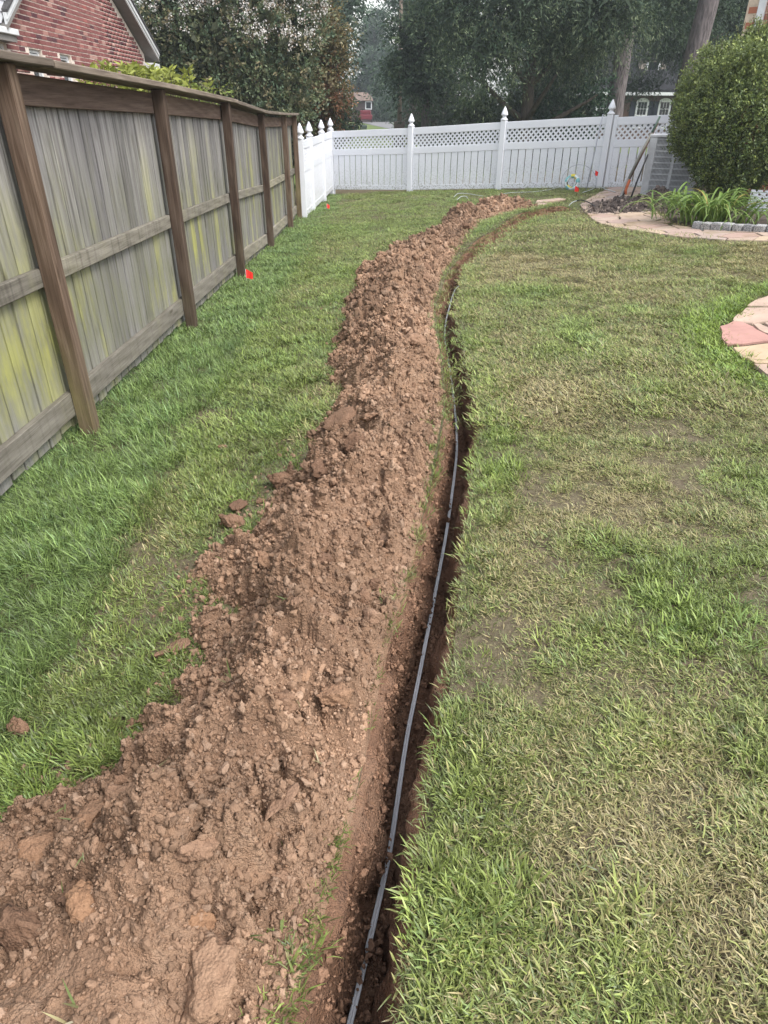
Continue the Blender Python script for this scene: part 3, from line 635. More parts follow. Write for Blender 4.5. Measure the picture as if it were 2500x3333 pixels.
def W_(mb, name, mat, parent, smooth=False):     # build from world coordinates under a thing without rotation
    l = np.array(parent.location); 
    p = parent.parent
    while p is not None: l = l + np.array(p.location); p = p.parent
    mb.V = [tuple(np.array(v) - l) for v in mb.V]; return mb.build(name, mat, parent, smooth)

# ------------------------------------------------------------------ wooden fence
def build_wood_fence():
    PY = [-1.13, 1.31, 3.75, 6.19, 8.63, 11.07, 13.51, 15.02]; PZ = [-.06, -.094, -.134, -.174, -.234, -.344, -.374, -.374]
    f = thing('wooden_fence', 'weathered grey and mossy wooden privacy fence with brown posts along the left', 'fence', (-1.73, 3.75, gzf(-1.73, 3.75)))
    top = lambda y: float(np.interp(y, PY, PZ)) + 1.83
    base = lambda y: float(np.interp(y, PY, PZ))
    pm = MB().box(-.09, 0, -.09, 0, -.25, 1.83).mesh('post')
    for i, (y, z) in enumerate(zip(PY, PZ)):
        o = obj('post', pm, POSTM, f, loc=Vector((-1.73, y, z)) - f.location, rot=(random.uniform(-.004, .004), random.uniform(-.006, .006), 0)); bevel(o, .005)
    def rail(y0, y1, x0, x1, lo, hi, name, mat):
        L = y1 - y0; za, zb_ = base(y0), base(y1); d = zb_ - za; w = random.uniform(-.006, .006)
        mb = MB().hexa([(0, 0, lo), (x1 - x0, 0, lo), (x1 - x0, L, lo + d), (0, L, lo + d), (0, 0, hi), (x1 - x0, 0, hi), (x1 - x0, L, hi + d + w), (0, L, hi + d + w)])
        o = mb.build(name, mat, f, loc=Vector((x0, y0, za)) - f.location); return bevel(o, .004)
    for i in range(len(PY) - 1):
        y0, y1 = PY[i] + .001, PY[i + 1] - .002
        rail(y0, y1, -1.858, -1.822, 1.665, 1.805, 'top_rail', TOPRAIL)
        rail(y0, y1, -1.858, -1.822, .83, .925, 'mid_rail', RAILM)
        rail(y0, y1, -1.862, -1.822, .10, .24, 'bottom_board', RAILM)
    y = PY[0]; vm = [MB().box(0, .018, 0, .1, 0, 1.78).mesh('picket') for _ in range(1)][0]
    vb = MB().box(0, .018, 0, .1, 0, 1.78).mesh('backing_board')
    while y < 14.95:
        w = random.uniform(.118, .142); b = base(y + w / 2)
        o = obj('picket', vm, PICKET, f, loc=Vector((-1.878 - random.uniform(0, .006), y, b + .02 + random.uniform(-.01, .01))) - f.location, rot=(random.uniform(-.004, .004), 0, random.uniform(-.02, .02)), scale=(1, (w) / .1, 1))
        bevel(o, .003); y += w + random.uniform(.012, .020)
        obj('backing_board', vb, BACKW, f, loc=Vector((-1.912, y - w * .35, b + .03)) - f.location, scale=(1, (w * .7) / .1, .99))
    for a, b in ((-1.2, 4.08), (4.085, 8.93), (8.935, 12.2), (12.205, 15.06)):
        ys = [a] + [q for q in PY if a < q < b] + [b]; V = []; F = []
        for q in ys:
            z = top(min(q, 15.02)) + .002 + (.006 if q == b and b < 9 else 0)
            V += [(0, q, z), (.235, q, z), (.235, q, z + .037), (0, q, z + .037)]
        for k in range(len(ys) - 1):
            for j in range(4): F.append((4 * k + j, 4 * k + (j + 1) % 4, 4 * k + 4 + (j + 1) % 4, 4 * k + 4 + j))
        n = 4 * (len(ys) - 1); F += [(0, 1, 2, 3)[::-1], (n, n + 1, n + 2, n + 3)]
        V = [(v[0], v[1] - a, v[2]) for v in V]
        o = MB().add(V, F).build('cap_board', CAPM, f, loc=Vector((-1.925 + random.uniform(-.006, .006), a, 0)) - f.location); bevel(o, .005)
build_wood_fence()

# ------------------------------------------------------------------ white vinyl fence
def lowcol(o, fn):
    me = o.data; v = np.array([q.co[:] for q in me.vertices]); c = np.zeros((len(v), 3)); c[:, 0] = fn(v); vcol(me, c, 'low')
def white_panel(root, A, B, H=1.42, n_pick=13, name_gate=False, gap=.020):
    A = np.array(A, float); B = np.array(B, float); e = B - A; L = math.hypot(e[0], e[1]); d = np.array([e[0], e[1]]) / L; nrm = np.array([d[1], -d[0]])
    sl = e[2] / L
    def P(u, v, z): return (A[0] + d[0] * u + nrm[0] * v, A[1] + d[1] * u + nrm[1] * v, A[2] + sl * u + z)
    def bx(u0, u1, v0, v1, z0, z1): return MB().hexa([P(u0, v0, z0), P(u1, v0, z0), P(u1, v1, z0), P(u0, v1, z0), P(u0, v0, z1), P(u1, v0, z1), P(u1, v1, z1), P(u0, v1, z1)])
    u0, u1 = .066, L - .066
    o = W_(bx(u0, u1, -.02, .02, H - .152, H), 'top_rail', VINYL, root); bevel(o, .006)
    o = W_(bx(u0, u1, -.02, .02, H - .575, H - .425), 'mid_rail', VINYL, root); bevel(o, .006)
    o = W_(bx(u0, u1, -.022, .022, .02, .135), 'bottom_rail', VINYL, root); lowcol(o, lambda v: 1.0 + 0 * v[:, 0]); bevel(o, .006)
    w = (u1 - u0) / n_pick
    for k in range(n_pick):
        a = u0 + k * w + gap / 2; o = W_(bx(a, a + w - gap, -.011, .011, .136, H - .576), 'picket', VINYL, root)
        zz = np.array([q.co[2] for q in o.data.vertices]); m = zz.min(); lowcol(o, lambda v: np.clip(.62 - (v[:, 2] - m) * 2, 0, 1)); bevel(o, .003)
    # dark stop behind the picket gaps is not needed: the street side shows through
    mb = MB(); h0, h1 = H - .424, H - .153; hh = h1 - h0; sp = .082; sw = .037
    for sgn, v in ((1, .004), (-1, -.006)):
        k = -hh - sp
        while k < (u1 - u0) + hh + sp:
            if sgn > 0: pts = [(k, 0), (k + sw * 1.4, 0), (k + sw * 1.4 + hh, hh), (k + hh, hh)]
            else: pts = [(k + hh, 0), (k + hh + sw * 1.4, 0), (k + sw * 1.4, hh), (k, hh)]
            W0 = u1 - u0
            def clip(poly):
                for side, lim in ((1, 0), (-1, -W0)):
                    out = []
                    for i in range(len(poly)):
                        p, q = poly[i], poly[(i + 1) % len(poly)]; fp, fq = side * p[0] - lim, side * q[0] - lim
                        if fp >= 0: out.append(p)
                        if fp * fq < 0: t = fp / (fp - fq); out.append((p[0] + t * (q[0] - p[0]), p[1] + t * (q[1] - p[1])))
                    poly = out
                    if len(poly) < 3: return []
                return poly
            c = clip(pts)
            if len(c) >= 3: mb.prism([P(u0 + p[0], v, h0 + p[1]) for p in c], (nrm[0] * .006, nrm[1] * .006, 0))
            k += sp * 1.414 / 1.0
    o = W_(mb, 'lattice', VINYL, root); o['kind'] = 'stuff'
    mb = MB()
    for a, b in ((u0, u0 + .02), (u1 - .02, u1)): mb.hexa([P(a, -.014, h0), P(b, -.014, h0), P(b, .014, h0), P(a, .014, h0), P(a, -.014, h1), P(b, -.014, h1), P(b, .014, h1), P(a, .014, h1)])
    W_(mb, 'lattice_frame', VINYL, root)
    return d
def white_post(root, x, y, z, ang, H=1.42):
    ps = MB().box(-.0635, .0635, -.0635, .0635, -.3, H + .03).mesh('post'); l = Vector((x, y, z)) - root.location
    o = obj('post', ps, VINYL, root, loc=l, rot=(0, 0, ang)); bevel(o, .006)
    fin = MB().lathe([(.070, 0), (.082, .012), (.082, .03), (.060, .045), (.046, .062), (.043, .085), (.055, .10), (.078, .108), (.080, .122), (.070, .155), (.050, .20), (.026, .25), (.006, .282)], 16, square=False)
    fo = obj('finial', fin.mesh('finial', True), VINYL, o, loc=(0, 0, H + .028))
WP = [(-1.48, 20.44, -.344), (.63, 19.22, -.234), (2.75, 18.0, -.084), (4.86, 16.79, .046)]
def build_white_fences():
    ang = math.atan2(-.5, .87)
    f = thing('white_fence', 'white vinyl fence with lattice top across the back of the yard', 'fence', WP[1])
    for i in range(3): white_panel(f, WP[i], WP[i + 1], n_pick=13)
    for p in WP[0:4]: white_post(f, *p, ang)
    g = thing('white_fence', 'white vinyl lattice top fence running on from the end of the wooden fence', 'fence', (-1.56, 18.0, gzf(-1.56, 18)))
    sp = [(-1.70, 15.12, -.40), (-1.64, 16.35, -.39), (-1.555, 18.45, -.37)]
    for a, b in ((sp[0], sp[1]), (sp[1], sp[2]), (sp[2], WP[0])): white_panel(g, a, b, n_pick=13)
    for p in sp: white_post(g, *p, math.pi / 2)
    # gate
    d = np.array([.87, -.5]); A = np.array([*(np.array(WP[3][:2]) + d * .085), WP[3][2] + .012]); B = np.array([*(A[:2] + d * 1.95), .155])
    k = thing('gate', 'white vinyl lattice top gate behind the cooling unit', 'gate', tuple(A))
    white_panel(k, A - np.array([d[0] * .01, d[1] * .01, 0]), B, H=1.385, n_pick=10, gap=.028)
    for q in (A, B):
        mb = MB(); n_ = np.array([d[1], -d[0]])
        Pq = lambda u, v, z: (q[0] + d[0] * u + n_[0] * v, q[1] + d[1] * u + n_[1] * v, q[2] + z)
        mb.hexa([Pq(0, -.026, .02), Pq(.085, -.026, .02), Pq(.085, .026, .02), Pq(0, .026, .02), Pq(0, -.026, 1.43), Pq(.085, -.026, 1.43), Pq(.085, .026, 1.43), Pq(0, .026, 1.43)])
        bevel(W_(mb, 'stile', VINYL, k), .006)
    e = thing('gate_post', 'white vinyl gate post behind the large shrub', 'post', (float(B[0] + d[0] * .16), float(B[1] + d[1] * .16), float(B[2])))
    white_post(e, *e.location, ang)
build_white_fences()

# ------------------------------------------------------------------ brick house behind the wooden fence
def brick_wall(root, origin, du, n, rows, course, blen, bh, depth, inside, pick, mo, mi, gap=.011):
    """bricks on a wall: origin + u*du + z; n = outward normal; pick(u,z) ranks the single ones"""
    du = np.array(du, float); n = np.array(n, float); items = []
    for r in range(*rows):
        z = r * course; u = (r % 2) * (blen + gap) / 2 - 2 * blen
        while u < 16:
            L = blen
            if inside(u + L / 2, z + bh / 2, L, bh): items.append((u, z, pick(u + L / 2, z + bh / 2)))
            u += blen + gap
    items.sort(key=lambda q: q[2]); first = [q for q in items if q[2] < 1e6][:300]; rest = items[len(first):]
    bm_ = MB().hexa([tuple(du * a + n * b + np.array([0, 0, c])) for a, b, c in [(0, -depth, 0), (blen, -depth, 0), (blen, .006, 0), (0, .006, 0), (0, -depth, bh), (blen, -depth, bh), (blen, .006, bh), (0, .006, bh)]]).mesh('brick')
    loc = np.array(root.location); org = np.array(origin, float)
    for u, z, _ in first: obj('brick', bm_, mo, root, loc=tuple(org + du * u + n * random.uniform(-.002, .003) + np.array([0, 0, z]) - loc))
    if rest:
        V = np.array([v.co[:] for v in bm_.vertices]); F = np.array([p.vertices[:] for p in bm_.polygons])
        AV = np.vstack([V + org + du * u + np.array([0, 0, z]) - loc for u, z, _ in rest]); AF = np.vstack([F + 8 * i for i in range(len(rest))])
        o = obj('brickwork', npmesh('brickwork', AV, AF), mi, root); o['kind'] = 'stuff'
def build_left_house():
    X = -6.0; h = thing('brick_house', 'red brick house with steep gable and white trim behind the wooden fence', 'house', (X, 15, gzf(X, 15)))
    _ = [(9.5, -1.0), (19.95, -1.0), (19.95, 2.74), (16.53, 4.46), (13.1, 2.66), (9.5, 2.6)]
    rk = lambda y: 4.76 - .503 * (y - 16.0) if y > 16.0 else 4.76 - .62 * (16.0 - y)
    wins = [(12.30, 12.80), (13.57, 14.05), (14.80, 15.30)]; wz0, wz1 = 1.45, 2.41
    # wall of mortar, with the window openings left open
    mb = MB(); x0, x1 = X - .25, X - .001
    def pr(poly): mb.prism([(x0, y, z) for y, z in poly], (x1 - x0, 0, 0))
    pr([(9.5, wz1), (12.55, wz1), (12.55, 2.58), (9.5, 2.56)]); pr([(12.55, wz1), (19.95, wz1), (19.95, 2.72), (16.0, 4.72), (12.55, 2.58)])
    pr([(9.5, -1), (19.95, -1), (19.95, wz0), (9.5, wz0)])
    ed = [9.5] + [q for w in wins for q in w] + [19.95]
    for a, b in zip(ed[::2], ed[1::2]): pr([(a, wz0), (b, wz0), (b, wz1), (a, wz1)])
    W_(mb, 'wall', MORTAR, h)
    def inside(u, z, L, bh):
        y = 9.5 + u; zz = -1.0 + z
        if y - L / 2 < 9.5 or y + L / 2 > 19.95: return False
        lim = (rk(y + L / 2 if y > 16.0 else y - L / 2) - .05) if y - L / 2 > 12.55 else 2.5
        if zz + bh > lim: return False
        return not any(a - L / 2 < y < b + L / 2 and wz0 - .02 < zz < wz1 + .015 for a, b in wins)
    def pick(u, z):
        y = 9.5 + u; zz = -1 + z; lowv = 2.12 if y < 17 else 2.0
        top = 2.95 + (y - 12.7) * .125
        return y if (12.6 < y and lowv < zz < top) else 2e6
    brick_wall(h, (X, 9.5, -1.0), (0, 1, 0), (1, 0, 0), (0, 74), .0745, .196, .0585, .05, inside, pick, BRICK_O, BRICK_I, .015)
    for a, b in wins:
        fr = MB().box(X - .10, X - .05, a, a + .07, wz0, wz1).box(X - .10, X - .05, b - .07, b, wz0, wz1).box(X - .10, X - .05, a + .07, b - .07, wz1 - .05, wz1).box(X - .10, X - .05, a + .07, b - .07, wz0, wz0 + .07)
        w = W_(fr, 'window', TRIM, h); W_(MB().box(X - .12, X - .105, a + .07, b - .07, wz0 + .07, wz1 - .05), 'pane', DARKGLASS, w)
        W_(MB().box(X - .10, X - .062, a + .072, b - .072, wz1 - .085, wz1 - .06), 'sash', TRIM, w)
    xo = X + .25
    for (ya, za, yb, zb_) in ((16.0, 4.77, 20.35, 2.58), (16.0, 4.77, 12.45, 2.57)):
        up = np.array([0, 0, 1.]); P = lambda x, y, z, o: (x, y, z + o)
        sof = W_(MB().hexa([P(X - 6, ya, za, 0), P(xo, ya, za, 0), P(xo, yb, zb_, 0), P(X - 6, yb, zb_, 0), P(X - 6, ya, za, .06), P(xo, ya, za, .06), P(xo, yb, zb_, .06), P(X - 6, yb, zb_, .06)]), 'soffit', SOFFIT, h)
        W_(MB().hexa([P(X - 6, ya, za, .21), P(xo + .05, ya, za, .21), P(xo + .05, yb, zb_, .21), P(X - 6, yb, zb_, .21), P(X - 6, ya, za, .25), P(xo + .05, ya, za, .25), P(xo + .05, yb, zb_, .25), P(X - 6, yb, zb_, .25)]), 'roof', SHINGLE, h)
        W_(MB().hexa([P(xo - .03, ya, za, .061), P(xo, ya, za, .061), P(xo, yb, zb_, .061), P(xo - .03, yb, zb_, .061), P(xo - .03, ya, za, .208), P(xo, ya, za, .208), P(xo, yb, zb_, .208), P(xo - .03, yb, zb_, .208)]), 'fascia_board', TRIM, h)
        W_(MB().hexa([P(xo + .001, ya, za, .12), P(xo + .025, ya, za, .12), P(xo + .025, yb, zb_, .12), P(xo + .001, yb, zb_, .12), P(xo + .001, ya, za, .206), P(xo + .025, ya, za, .206), P(xo + .025, yb, zb_, .206), P(xo + .001, yb, zb_, .206)]), 'rake_moulding', TRIM, h)
    bevel(W_(MB().box(X + .002, xo, 19.80, 20.34, 2.26, 2.54), 'cornice_return', TRIM, h), .01)
    r = W_(MB().box(X + .002, xo - .02, 11.6, 12.84, 2.515, 2.60), 'cornice_ledge', TRIM, h); bevel(r, .01)
    W_(MB().box(X + .002, xo - .06, 11.6, 12.80, 2.43, 2.514), 'ledge_underside', SOFFIT, h)
    for k in range(7):
        z = 2.64 + k * .15; y1 = 12.35 + k * .235; W_(MB().hexa([(X + .19, 11.0, z), (X + .215, 11.0, z), (X + .215, y1, z), (X + .19, y1, z), (X + .19, 11.0, z + .149), (X + .20, 11.0, z + .149), (X + .20, y1 + .2, z + .149), (X + .19, y1 + .2, z + .149)]), 'siding_board', STEEL, h)
build_left_house()

# ------------------------------------------------------------------ brick house on the right
def build_right_house():
    cx, cy = 6.27, 14.47; a = np.array([.77, -.64, 0]); a /= np.linalg.norm(a); b = np.array([-a[1], a[0], 0]); n = -b; zb = gzf(cx, cy) - .2
    h = thing('brick_house', 'orange brick house corner with white downspout above the big shrub', 'house', (cx, cy, zb)); o = np.array([cx, cy, zb])
    P = lambda u, v, z: tuple(o + a * u + b * v + np.array([0, 0, z]))
    W_(MB().hexa([P(.002, .002, 0), P(7, .002, 0), P(7, 8, 0), P(.002, 8, 0), P(.002, .002, 5), P(7, .002, 5), P(7, 8, 5), P(.002, 8, 5)]), 'wall', MORTAR2, h)
    brick_wall(h, o, a, n, (0, 46), .108, .290, .090, .05, lambda u, z, L, bh: -.01 < u - L / 2 < 6.5, lambda u, z: u if (1.9 < z < 3.4 and u < 2.6) else 2e6, OBRICK_O, OBRICK_I, .018)
    brick_wall(h, o + b * .06, b, -a, (0, 46), .108, .290, .090, .05, lambda u, z, L, bh: .0 < u - L / 2 < 7.5, lambda u, z: 2e6, OBRICK_O, OBRICK_I, .018)
    ds = W_(MB().hexa([P(.20, -.10, .1), P(.32, -.10, .1), P(.32, -.02, .1), P(.20, -.02, .1), P(.20, -.10, 4.9), P(.32, -.10, 4.9), P(.32, -.02, 4.9), P(.20, -.02, 4.9)]), 'downspout', TRIM, h); bevel(ds, .012)
    W_(MB().hexa([P(.185, -.104, 2.66), P(.335, -.104, 2.66), P(.335, -.018, 2.66), P(.185, -.018, 2.66), P(.185, -.104, 2.69), P(.335, -.104, 2.69), P(.335, -.018, 2.69), P(.185, -.018, 2.69)]), 'strap', TRIM, ds)
    W_(MB().hexa([P(-.5, -.5, 5.02), P(7.4, -.5, 5.02), P(7.4, 8.4, 5.02), P(-.5, 8.4, 5.02), P(2.5, 3, 6.8), P(5, 3, 6.8), P(5, 5, 6.8), P(2.5, 5, 6.8)]), 'roof', SHINGLE, h)
    # lattice skirt near the planting bed
    s0 = np.array([5.70, 11.50]); s1 = s0 + a[:2] * 2.6; z0 = gzf(*s0) - .02
    k = thing('lattice_skirt', 'white lattice skirting panel low behind the daylily clump', 'lattice', (s0[0], s0[1], z0)); mb = MB(); hh = .33
    n2 = n[:2]; Q = lambda u, v, z: (s0[0] + a[0] * u + n2[0] * v, s0[1] + a[1] * u + n2[1] * v, z0 + z)
    for sg, v in ((1, .0), (-1, .008)):
        u = -hh
        while u < 2.6 + hh:
            pts = [(u, 0), (u + .062, 0), (u + .062 + hh, hh), (u + hh, hh)] if sg > 0 else [(u + hh, 0), (u + hh + .062, 0), (u + .062, hh), (u, hh)]
            for side, lim in ((1, 0), (-1, -2.6)):
                out = []
                for i_ in range(len(pts)):
                    p_, q_ = pts[i_], pts[(i_ + 1) % len(pts)]; fp, fq = side * p_[0] - lim, side * q_[0] - lim
                    if fp >= 0: out.append(p_)
                    if fp * fq < 0: t_ = fp / (fp - fq); out.append((p_[0] + t_ * (q_[0] - p_[0]), p_[1] + t_ * (q_[1] - p_[1])))
                pts = out
            if len(pts) > 2: mb.prism([Q(p_[0], v, p_[1]) for p_ in pts], (n2[0] * .007, n2[1] * .007, 0))
            u += .105
    q = W_(mb, 'lattice', VINYL, k); q['kind'] = 'stuff'
    for z in (0,): W_(MB().hexa([Q(0, -.01, z), Q(2.6, -.01, z), Q(2.6, .022, z), Q(0, .022, z), Q(0, -.01, z + .045), Q(2.6, -.01, z + .045), Q(2.6, .022, z + .045), Q(0, .022, z + .045)]), 'frame_rail', VINYL, k)
build_right_house()

# ------------------------------------------------------------------ cooling unit
def build_ac():
    a = np.array([.92, -.39, 0]); a /= np.linalg.norm(a); b = np.array([-a[1], a[0], 0]); o = np.array([4.87, 14.1, 0.04])
    t = thing('cooling_unit', 'tall grey outdoor air conditioning unit half hidden by the round shrub', 'air conditioner', tuple(o))
    def bx(u0, u1, v0, v1, z0, z1):
        P = lambda u, v, z: tuple(o + a * u + b * v + np.array([0, 0, z])); return MB().hexa([P(u0, v0, z0), P(u1, v0, z0), P(u1, v1, z0), P(u0, v1, z0), P(u0, v0, z1), P(u1, v0, z1), P(u1, v1, z1), P(u0, v1, z1)])
    Wd, D, H = .94, .90, 1.15
    W_(bx(-.02, Wd + .02, -.02, D + .02, -.1, .075), 'base_pad', BLACKP, t)
    W_(bx(.03, Wd - .03, .035, D - .03, .08, H - .03), 'core', DARKCORE, t)
    for (u0, u1, v0, v1) in ((0, .135, 0, .06), (Wd - .135, Wd, 0, .06), (0, .06, D - .1, D), (Wd - .06, Wd, D - .1, D), (0, .058, .062, .13), (Wd - .058, Wd, .062, .13)): bevel(W_(bx(u0, u1, v0, v1, .076, H - .05), 'corner_post', STEEL, t), .008)
    W_(bx(.445, .495, 0.002, .034, .10, H - .07), 'mullion', STEEL, t)
    bevel(W_(bx(-.006, Wd + .006, -.006, D + .006, H - .05, H), 'top_cap', STEEL, t), .01)
    W_(bx(.136, Wd - .136, .003, .034, .076, .115), 'bottom_sill', STEEL, t)
    for k in range(10):
        z = .115 + (k + 1) * (H - .19) / 10.0
        for u0, u1 in ((.136, .444), (.496, Wd - .136)): W_(bx(u0, u1, .008, .02, z - .009, z + .009), 'grille_rail', STEEL, t)
    for u0, u1 in ((.136, .444), (.496, Wd - .136)):
        mb = MB(); u = u0 + .008
        while u < u1 - .004:
            q = bx(u, u + .009, .010, .028, .115, H - .075); mb.add(q.V, q.F); u += .024
        g = W_(mb, 'grille_bars', STEEL, t); g['kind'] = 'stuff'
    mb = MB()
    for k in range(28):
        q = bx(-.004 + .006, .016, .14 + k * .026, .148 + k * .026, .115, H - .075); mb.add(q.V, q.F)
    g = W_(mb, 'side_grille', STEEL, t); g['kind'] = 'stuff'
build_ac()

# ------------------------------------------------------------------ tools, conduit, coil, wires, flags
def build_tools():
    t = thing('post_hole_digger', 'long two handled digging tool with orange bracket leaning on the cooling unit', 'digging tool', (4.30, 13.66, .06))
    W_(MB().tube([(4.50, 13.80, .47), (4.72, 14.0, .90), (4.90, 14.14, 1.21)], [.021, .022, .021], 8), 'handle', POLEM, t, True)
    W_(MB().tube([(4.90, 14.14, 1.212), (5.02, 14.22, 1.47)], [.023, .019], 8), 'grip', GREENP, t, True)
    W_(MB().tube([(4.535, 13.83, .47), (4.76, 14.04, .88), (5.02, 14.26, 1.37)], [.017, .018, .016], 8), 'handle', plain('brown_handle', (.13, .06, .04), .6), t, True)
    W_(MB().tube(catmull([(4.50, 13.80, .48), (4.45, 13.76, .38), (4.415, 13.72, .26), (4.36, 13.68, .15), (4.27, 13.62, .05)], 16), np.linspace(.022, .028, 16), 8), 'blade', WORNSTEEL, t, True)
    W_(MB().tube(catmull([(4.47, 13.74, .30), (4.43, 13.71, .20), (4.35, 13.66, .11), (4.29, 13.61, .04)], 10), .010, 6), 'brace_rod', IRON, t, True)
    br = MB().prism([(4.50, 13.775, .47), (4.535, 13.785, .46), (4.50, 13.76, .36), (4.475, 13.74, .30), (4.49, 13.75, .22), (4.455, 13.73, .22), (4.43, 13.72, .28), (4.455, 13.74, .36)], (.012, -.03, 0))
    bevel(W_(br, 'bracket', ORANGE, t), .004)
    b = thing('digging_bar', 'thin black digging bar with flared foot standing beside the orange bracket tool', 'digging bar', (4.56, 13.70, .07))
    W_(MB().tube([(4.575, 13.70, .16), (4.72, 13.90, .50), (4.885, 14.10, .86)], [.018, .015, .013], 8), 'shaft', IRON, b, True)
    W_(MB().tube([(4.555, 13.68, .05), (4.575, 13.70, .17)], [.035, .022], 8), 'foot', IRON, b, True)
    c = MB().tube([(4.47, 16.46, .01), (4.565, 16.58, .75), (4.665, 16.70, 1.50)], .0125, 8).mesh('conduit', True)
    tag(obj('conduit', c, CONDUIT), 'thin grey conduit pole leaning against the white fence post', 'conduit')
    # coil in its printed wrapper, leaning on the fence
    cc = thing('cable_coil', 'coil of cable in yellow, white and teal wrapping leaning on the white fence', 'cable coil', (4.17, 16.52, .02))
    n, m = 40, 10; V = []; F = []; d = np.array([.87, -.5, 0.]); up = np.array([.12, .22, .97]); up /= np.linalg.norm(up); nn = np.cross(d, up); o = np.array([4.17, 16.60, .19])
    for i in range(n):
        t_ = 2 * math.pi * i / n; rd = math.cos(t_) * d + math.sin(t_) * up; rr = .041 + .006 * math.sin(5 * t_)
        for k in range(m):
            p = 2 * math.pi * k / m; V.append(o + rd * (.128 + rr * math.cos(p)) + nn * rr * .85 * math.sin(p))
    F = [(i * m + k, ((i + 1) % n) * m + k, ((i + 1) % n) * m + (k + 1) % m, i * m + (k + 1) % m) for i in range(n) for k in range(m)]
    q = W_(MB().add(V, F), 'wrapping', None, cc, True)
    for mm in (plain('wrap_white', (.62, .68, .70), .3), plain('wrap_yellow', (.66, .55, .06), .3), plain('wrap_teal', (.20, .45, .46), .3), plain('wrap_black', (.10, .10, .05), .4)): q.data.materials.append(mm)
    for j, p in enumerate(q.data.polygons):
        i, k = j // m, j % m; b_ = hsh(np.array([i // 4]), np.array([k // 3]), 4)[0]; p.material_index = 0 if b_ < .42 else (1 if b_ < .68 else (2 if b_ < .93 else 3))
    def wire(P, r, label, mat=CABLEL):
        tag(obj('wire', MB().tube(catmull(P, 60), r, 6).mesh('wire', True), mat), label, 'wire')
    oh = np.array([4.30, 16.52, .20])
    wire([oh + d * math.cos(t_) * .385 + np.array([.0, .09, 0]) * max(0, math.sin(t_)) + np.array([0, 0, 1]) * math.sin(t_) * .34 for t_ in np.linspace(-.35, 3.9, 14)], .006, 'large loop of thin grey wire standing against the white fence', CONDUIT)
    g = lambda a, b_, z=.03: (lambda p: (p[0], p[1], gzf(p[0], p[1]) + z))(G(a, b_))
    z2 = lambda a, b_: (1780 + a / 6.636, 480 + b_ / 6.636)
    wire([g(1610, 634), g(1660, 629, .04), g(1720, 625), g(1780, 618, .04), g(1825, 606, .06), g(1850, 592, .12), g(1875, 593, .14), g(1890, 606, .05)], .007, 'grey wire trailing over the grass to the wrapped coil')
    wire([g(*z2(690, 960)), g(*z2(850, 930), .05), g(*z2(1030, 865), .07), g(*z2(1200, 910), .05), g(*z2(1400, 950), .03)], .008, 'pale wire curving over the grass edge by the gate')
    wire([g(1466, 645), g(1480, 639, .07), g(1510, 637, .06), g(1560, 640, .03)], .007, 'short pale wire arched on the grass behind the heap')
    wire([g(1475, 655), g(1490, 647, .06), g(1505, 645, .05), g(1512, 648)], .007, 'tiny bent pale wire end in front of the arched one')
    wire([g(*z2(395, 1258)), g(*z2(470, 1230), .07), g(*z2(560, 1205), .08)], .009, 'stub of pale cable poking out at the far trench end')
    wire([g(*z2(560, 1205), .08), g(*z2(660, 1215), .10), g(*z2(820, 1255), .09), g(*z2(1000, 1312), .05)], .009, 'black cable running from trench end into the mulch', BLACKP)
def build_flags():
    for (x, y, z0, h, s, lab, rz) in ((-1.64, 8.15, None, .16, .092, 'largest red marker flag beside a brown fence post', .4), (-1.30, 16.1, None, .16, .085, 'red marker flag in grass by the white side fence', .9), (4.08, 15.95, None, .15, .10, 'red marker flag in front of the wrapped coil', -.2), (4.62, 16.50, None, .40, .10, 'red marker flag raised beside the leaning conduit', .6)):
        g = gzf(x, y); t = thing('marker_flag', lab, 'flag', (x, y, g), rz)
        MB().tube([(0, 0, -.02), (.004, 0, h)], .0022, 5).build('stake', STEEL, t, True)
        V = []; F = []
        for i in range(6):
            for j in range(5):
                u = i / 5; v = j / 4; V.append((.004 + s * (u * .85), .018 * math.sin(u * 5 + v) * u, h - s * 1.1 * v * (1 - .25 * u) - s * .5 * u + .0))
        F = [(i * 5 + j, i * 5 + j + 1, i * 5 + j + 6, i * 5 + j + 5) for i in range(5) for j in range(4)]
        o = MB().add(V, F).build('cloth', FLAGRED, t); m = o.modifiers.new('thick', 'SOLIDIFY'); m.thickness = .0015
build_tools(); build_flags()

# ------------------------------------------------------------------ stone paving
def vor_cells(poly, sp, seed, gap):
    r = random.Random(seed); xs = [p[0] for p in poly]; ys = [p[1] for p in poly]; seeds = []
    y = min(ys) - sp; row = 0
    while y < max(ys) + sp:
        x = min(xs) - sp + (row % 2) * sp / 2
        while x < max(xs) + sp: seeds.append((x + r.uniform(-.33, .33) * sp, y + r.uniform(-.3, .3) * sp)); x += sp * r.uniform(.9, 1.35)
        y += sp * .8; row += 1
    cells = []
    for i, s in enumerate(seeds):
        P = [tuple(p) for p in poly]
        for j, q in enumerate(seeds):
            if i == j: continue
            dx, dy = q[0] - s[0], q[1] - s[1]; D = math.hypot(dx, dy)
            if D > 3 * sp: continue
            lim = D / 2 - gap / 2; f = lambda p: lim - ((p[0] - s[0]) * dx + (p[1] - s[1]) * dy) / D
            out = []
            for k in range(len(P)):
                p, w = P[k], P[(k + 1) % len(P)]; a, b = f(p), f(w)
                if a >= 0: out.append(p)
                if a * b < 0: t = a / (a - b); out.append((p[0] + t * (w[0] - p[0]), p[1] + t * (w[1] - p[1])))
            P = out
            if len(P) < 3: break
        if len(P) >= 3:
            A = sum(P[k][0] * P[(k + 1) % len(P)][1] - P[(k + 1) % len(P)][0] * P[k][1] for k in range(len(P))) / 2
            if abs(A) > .018: cells.append(P)
    return cells
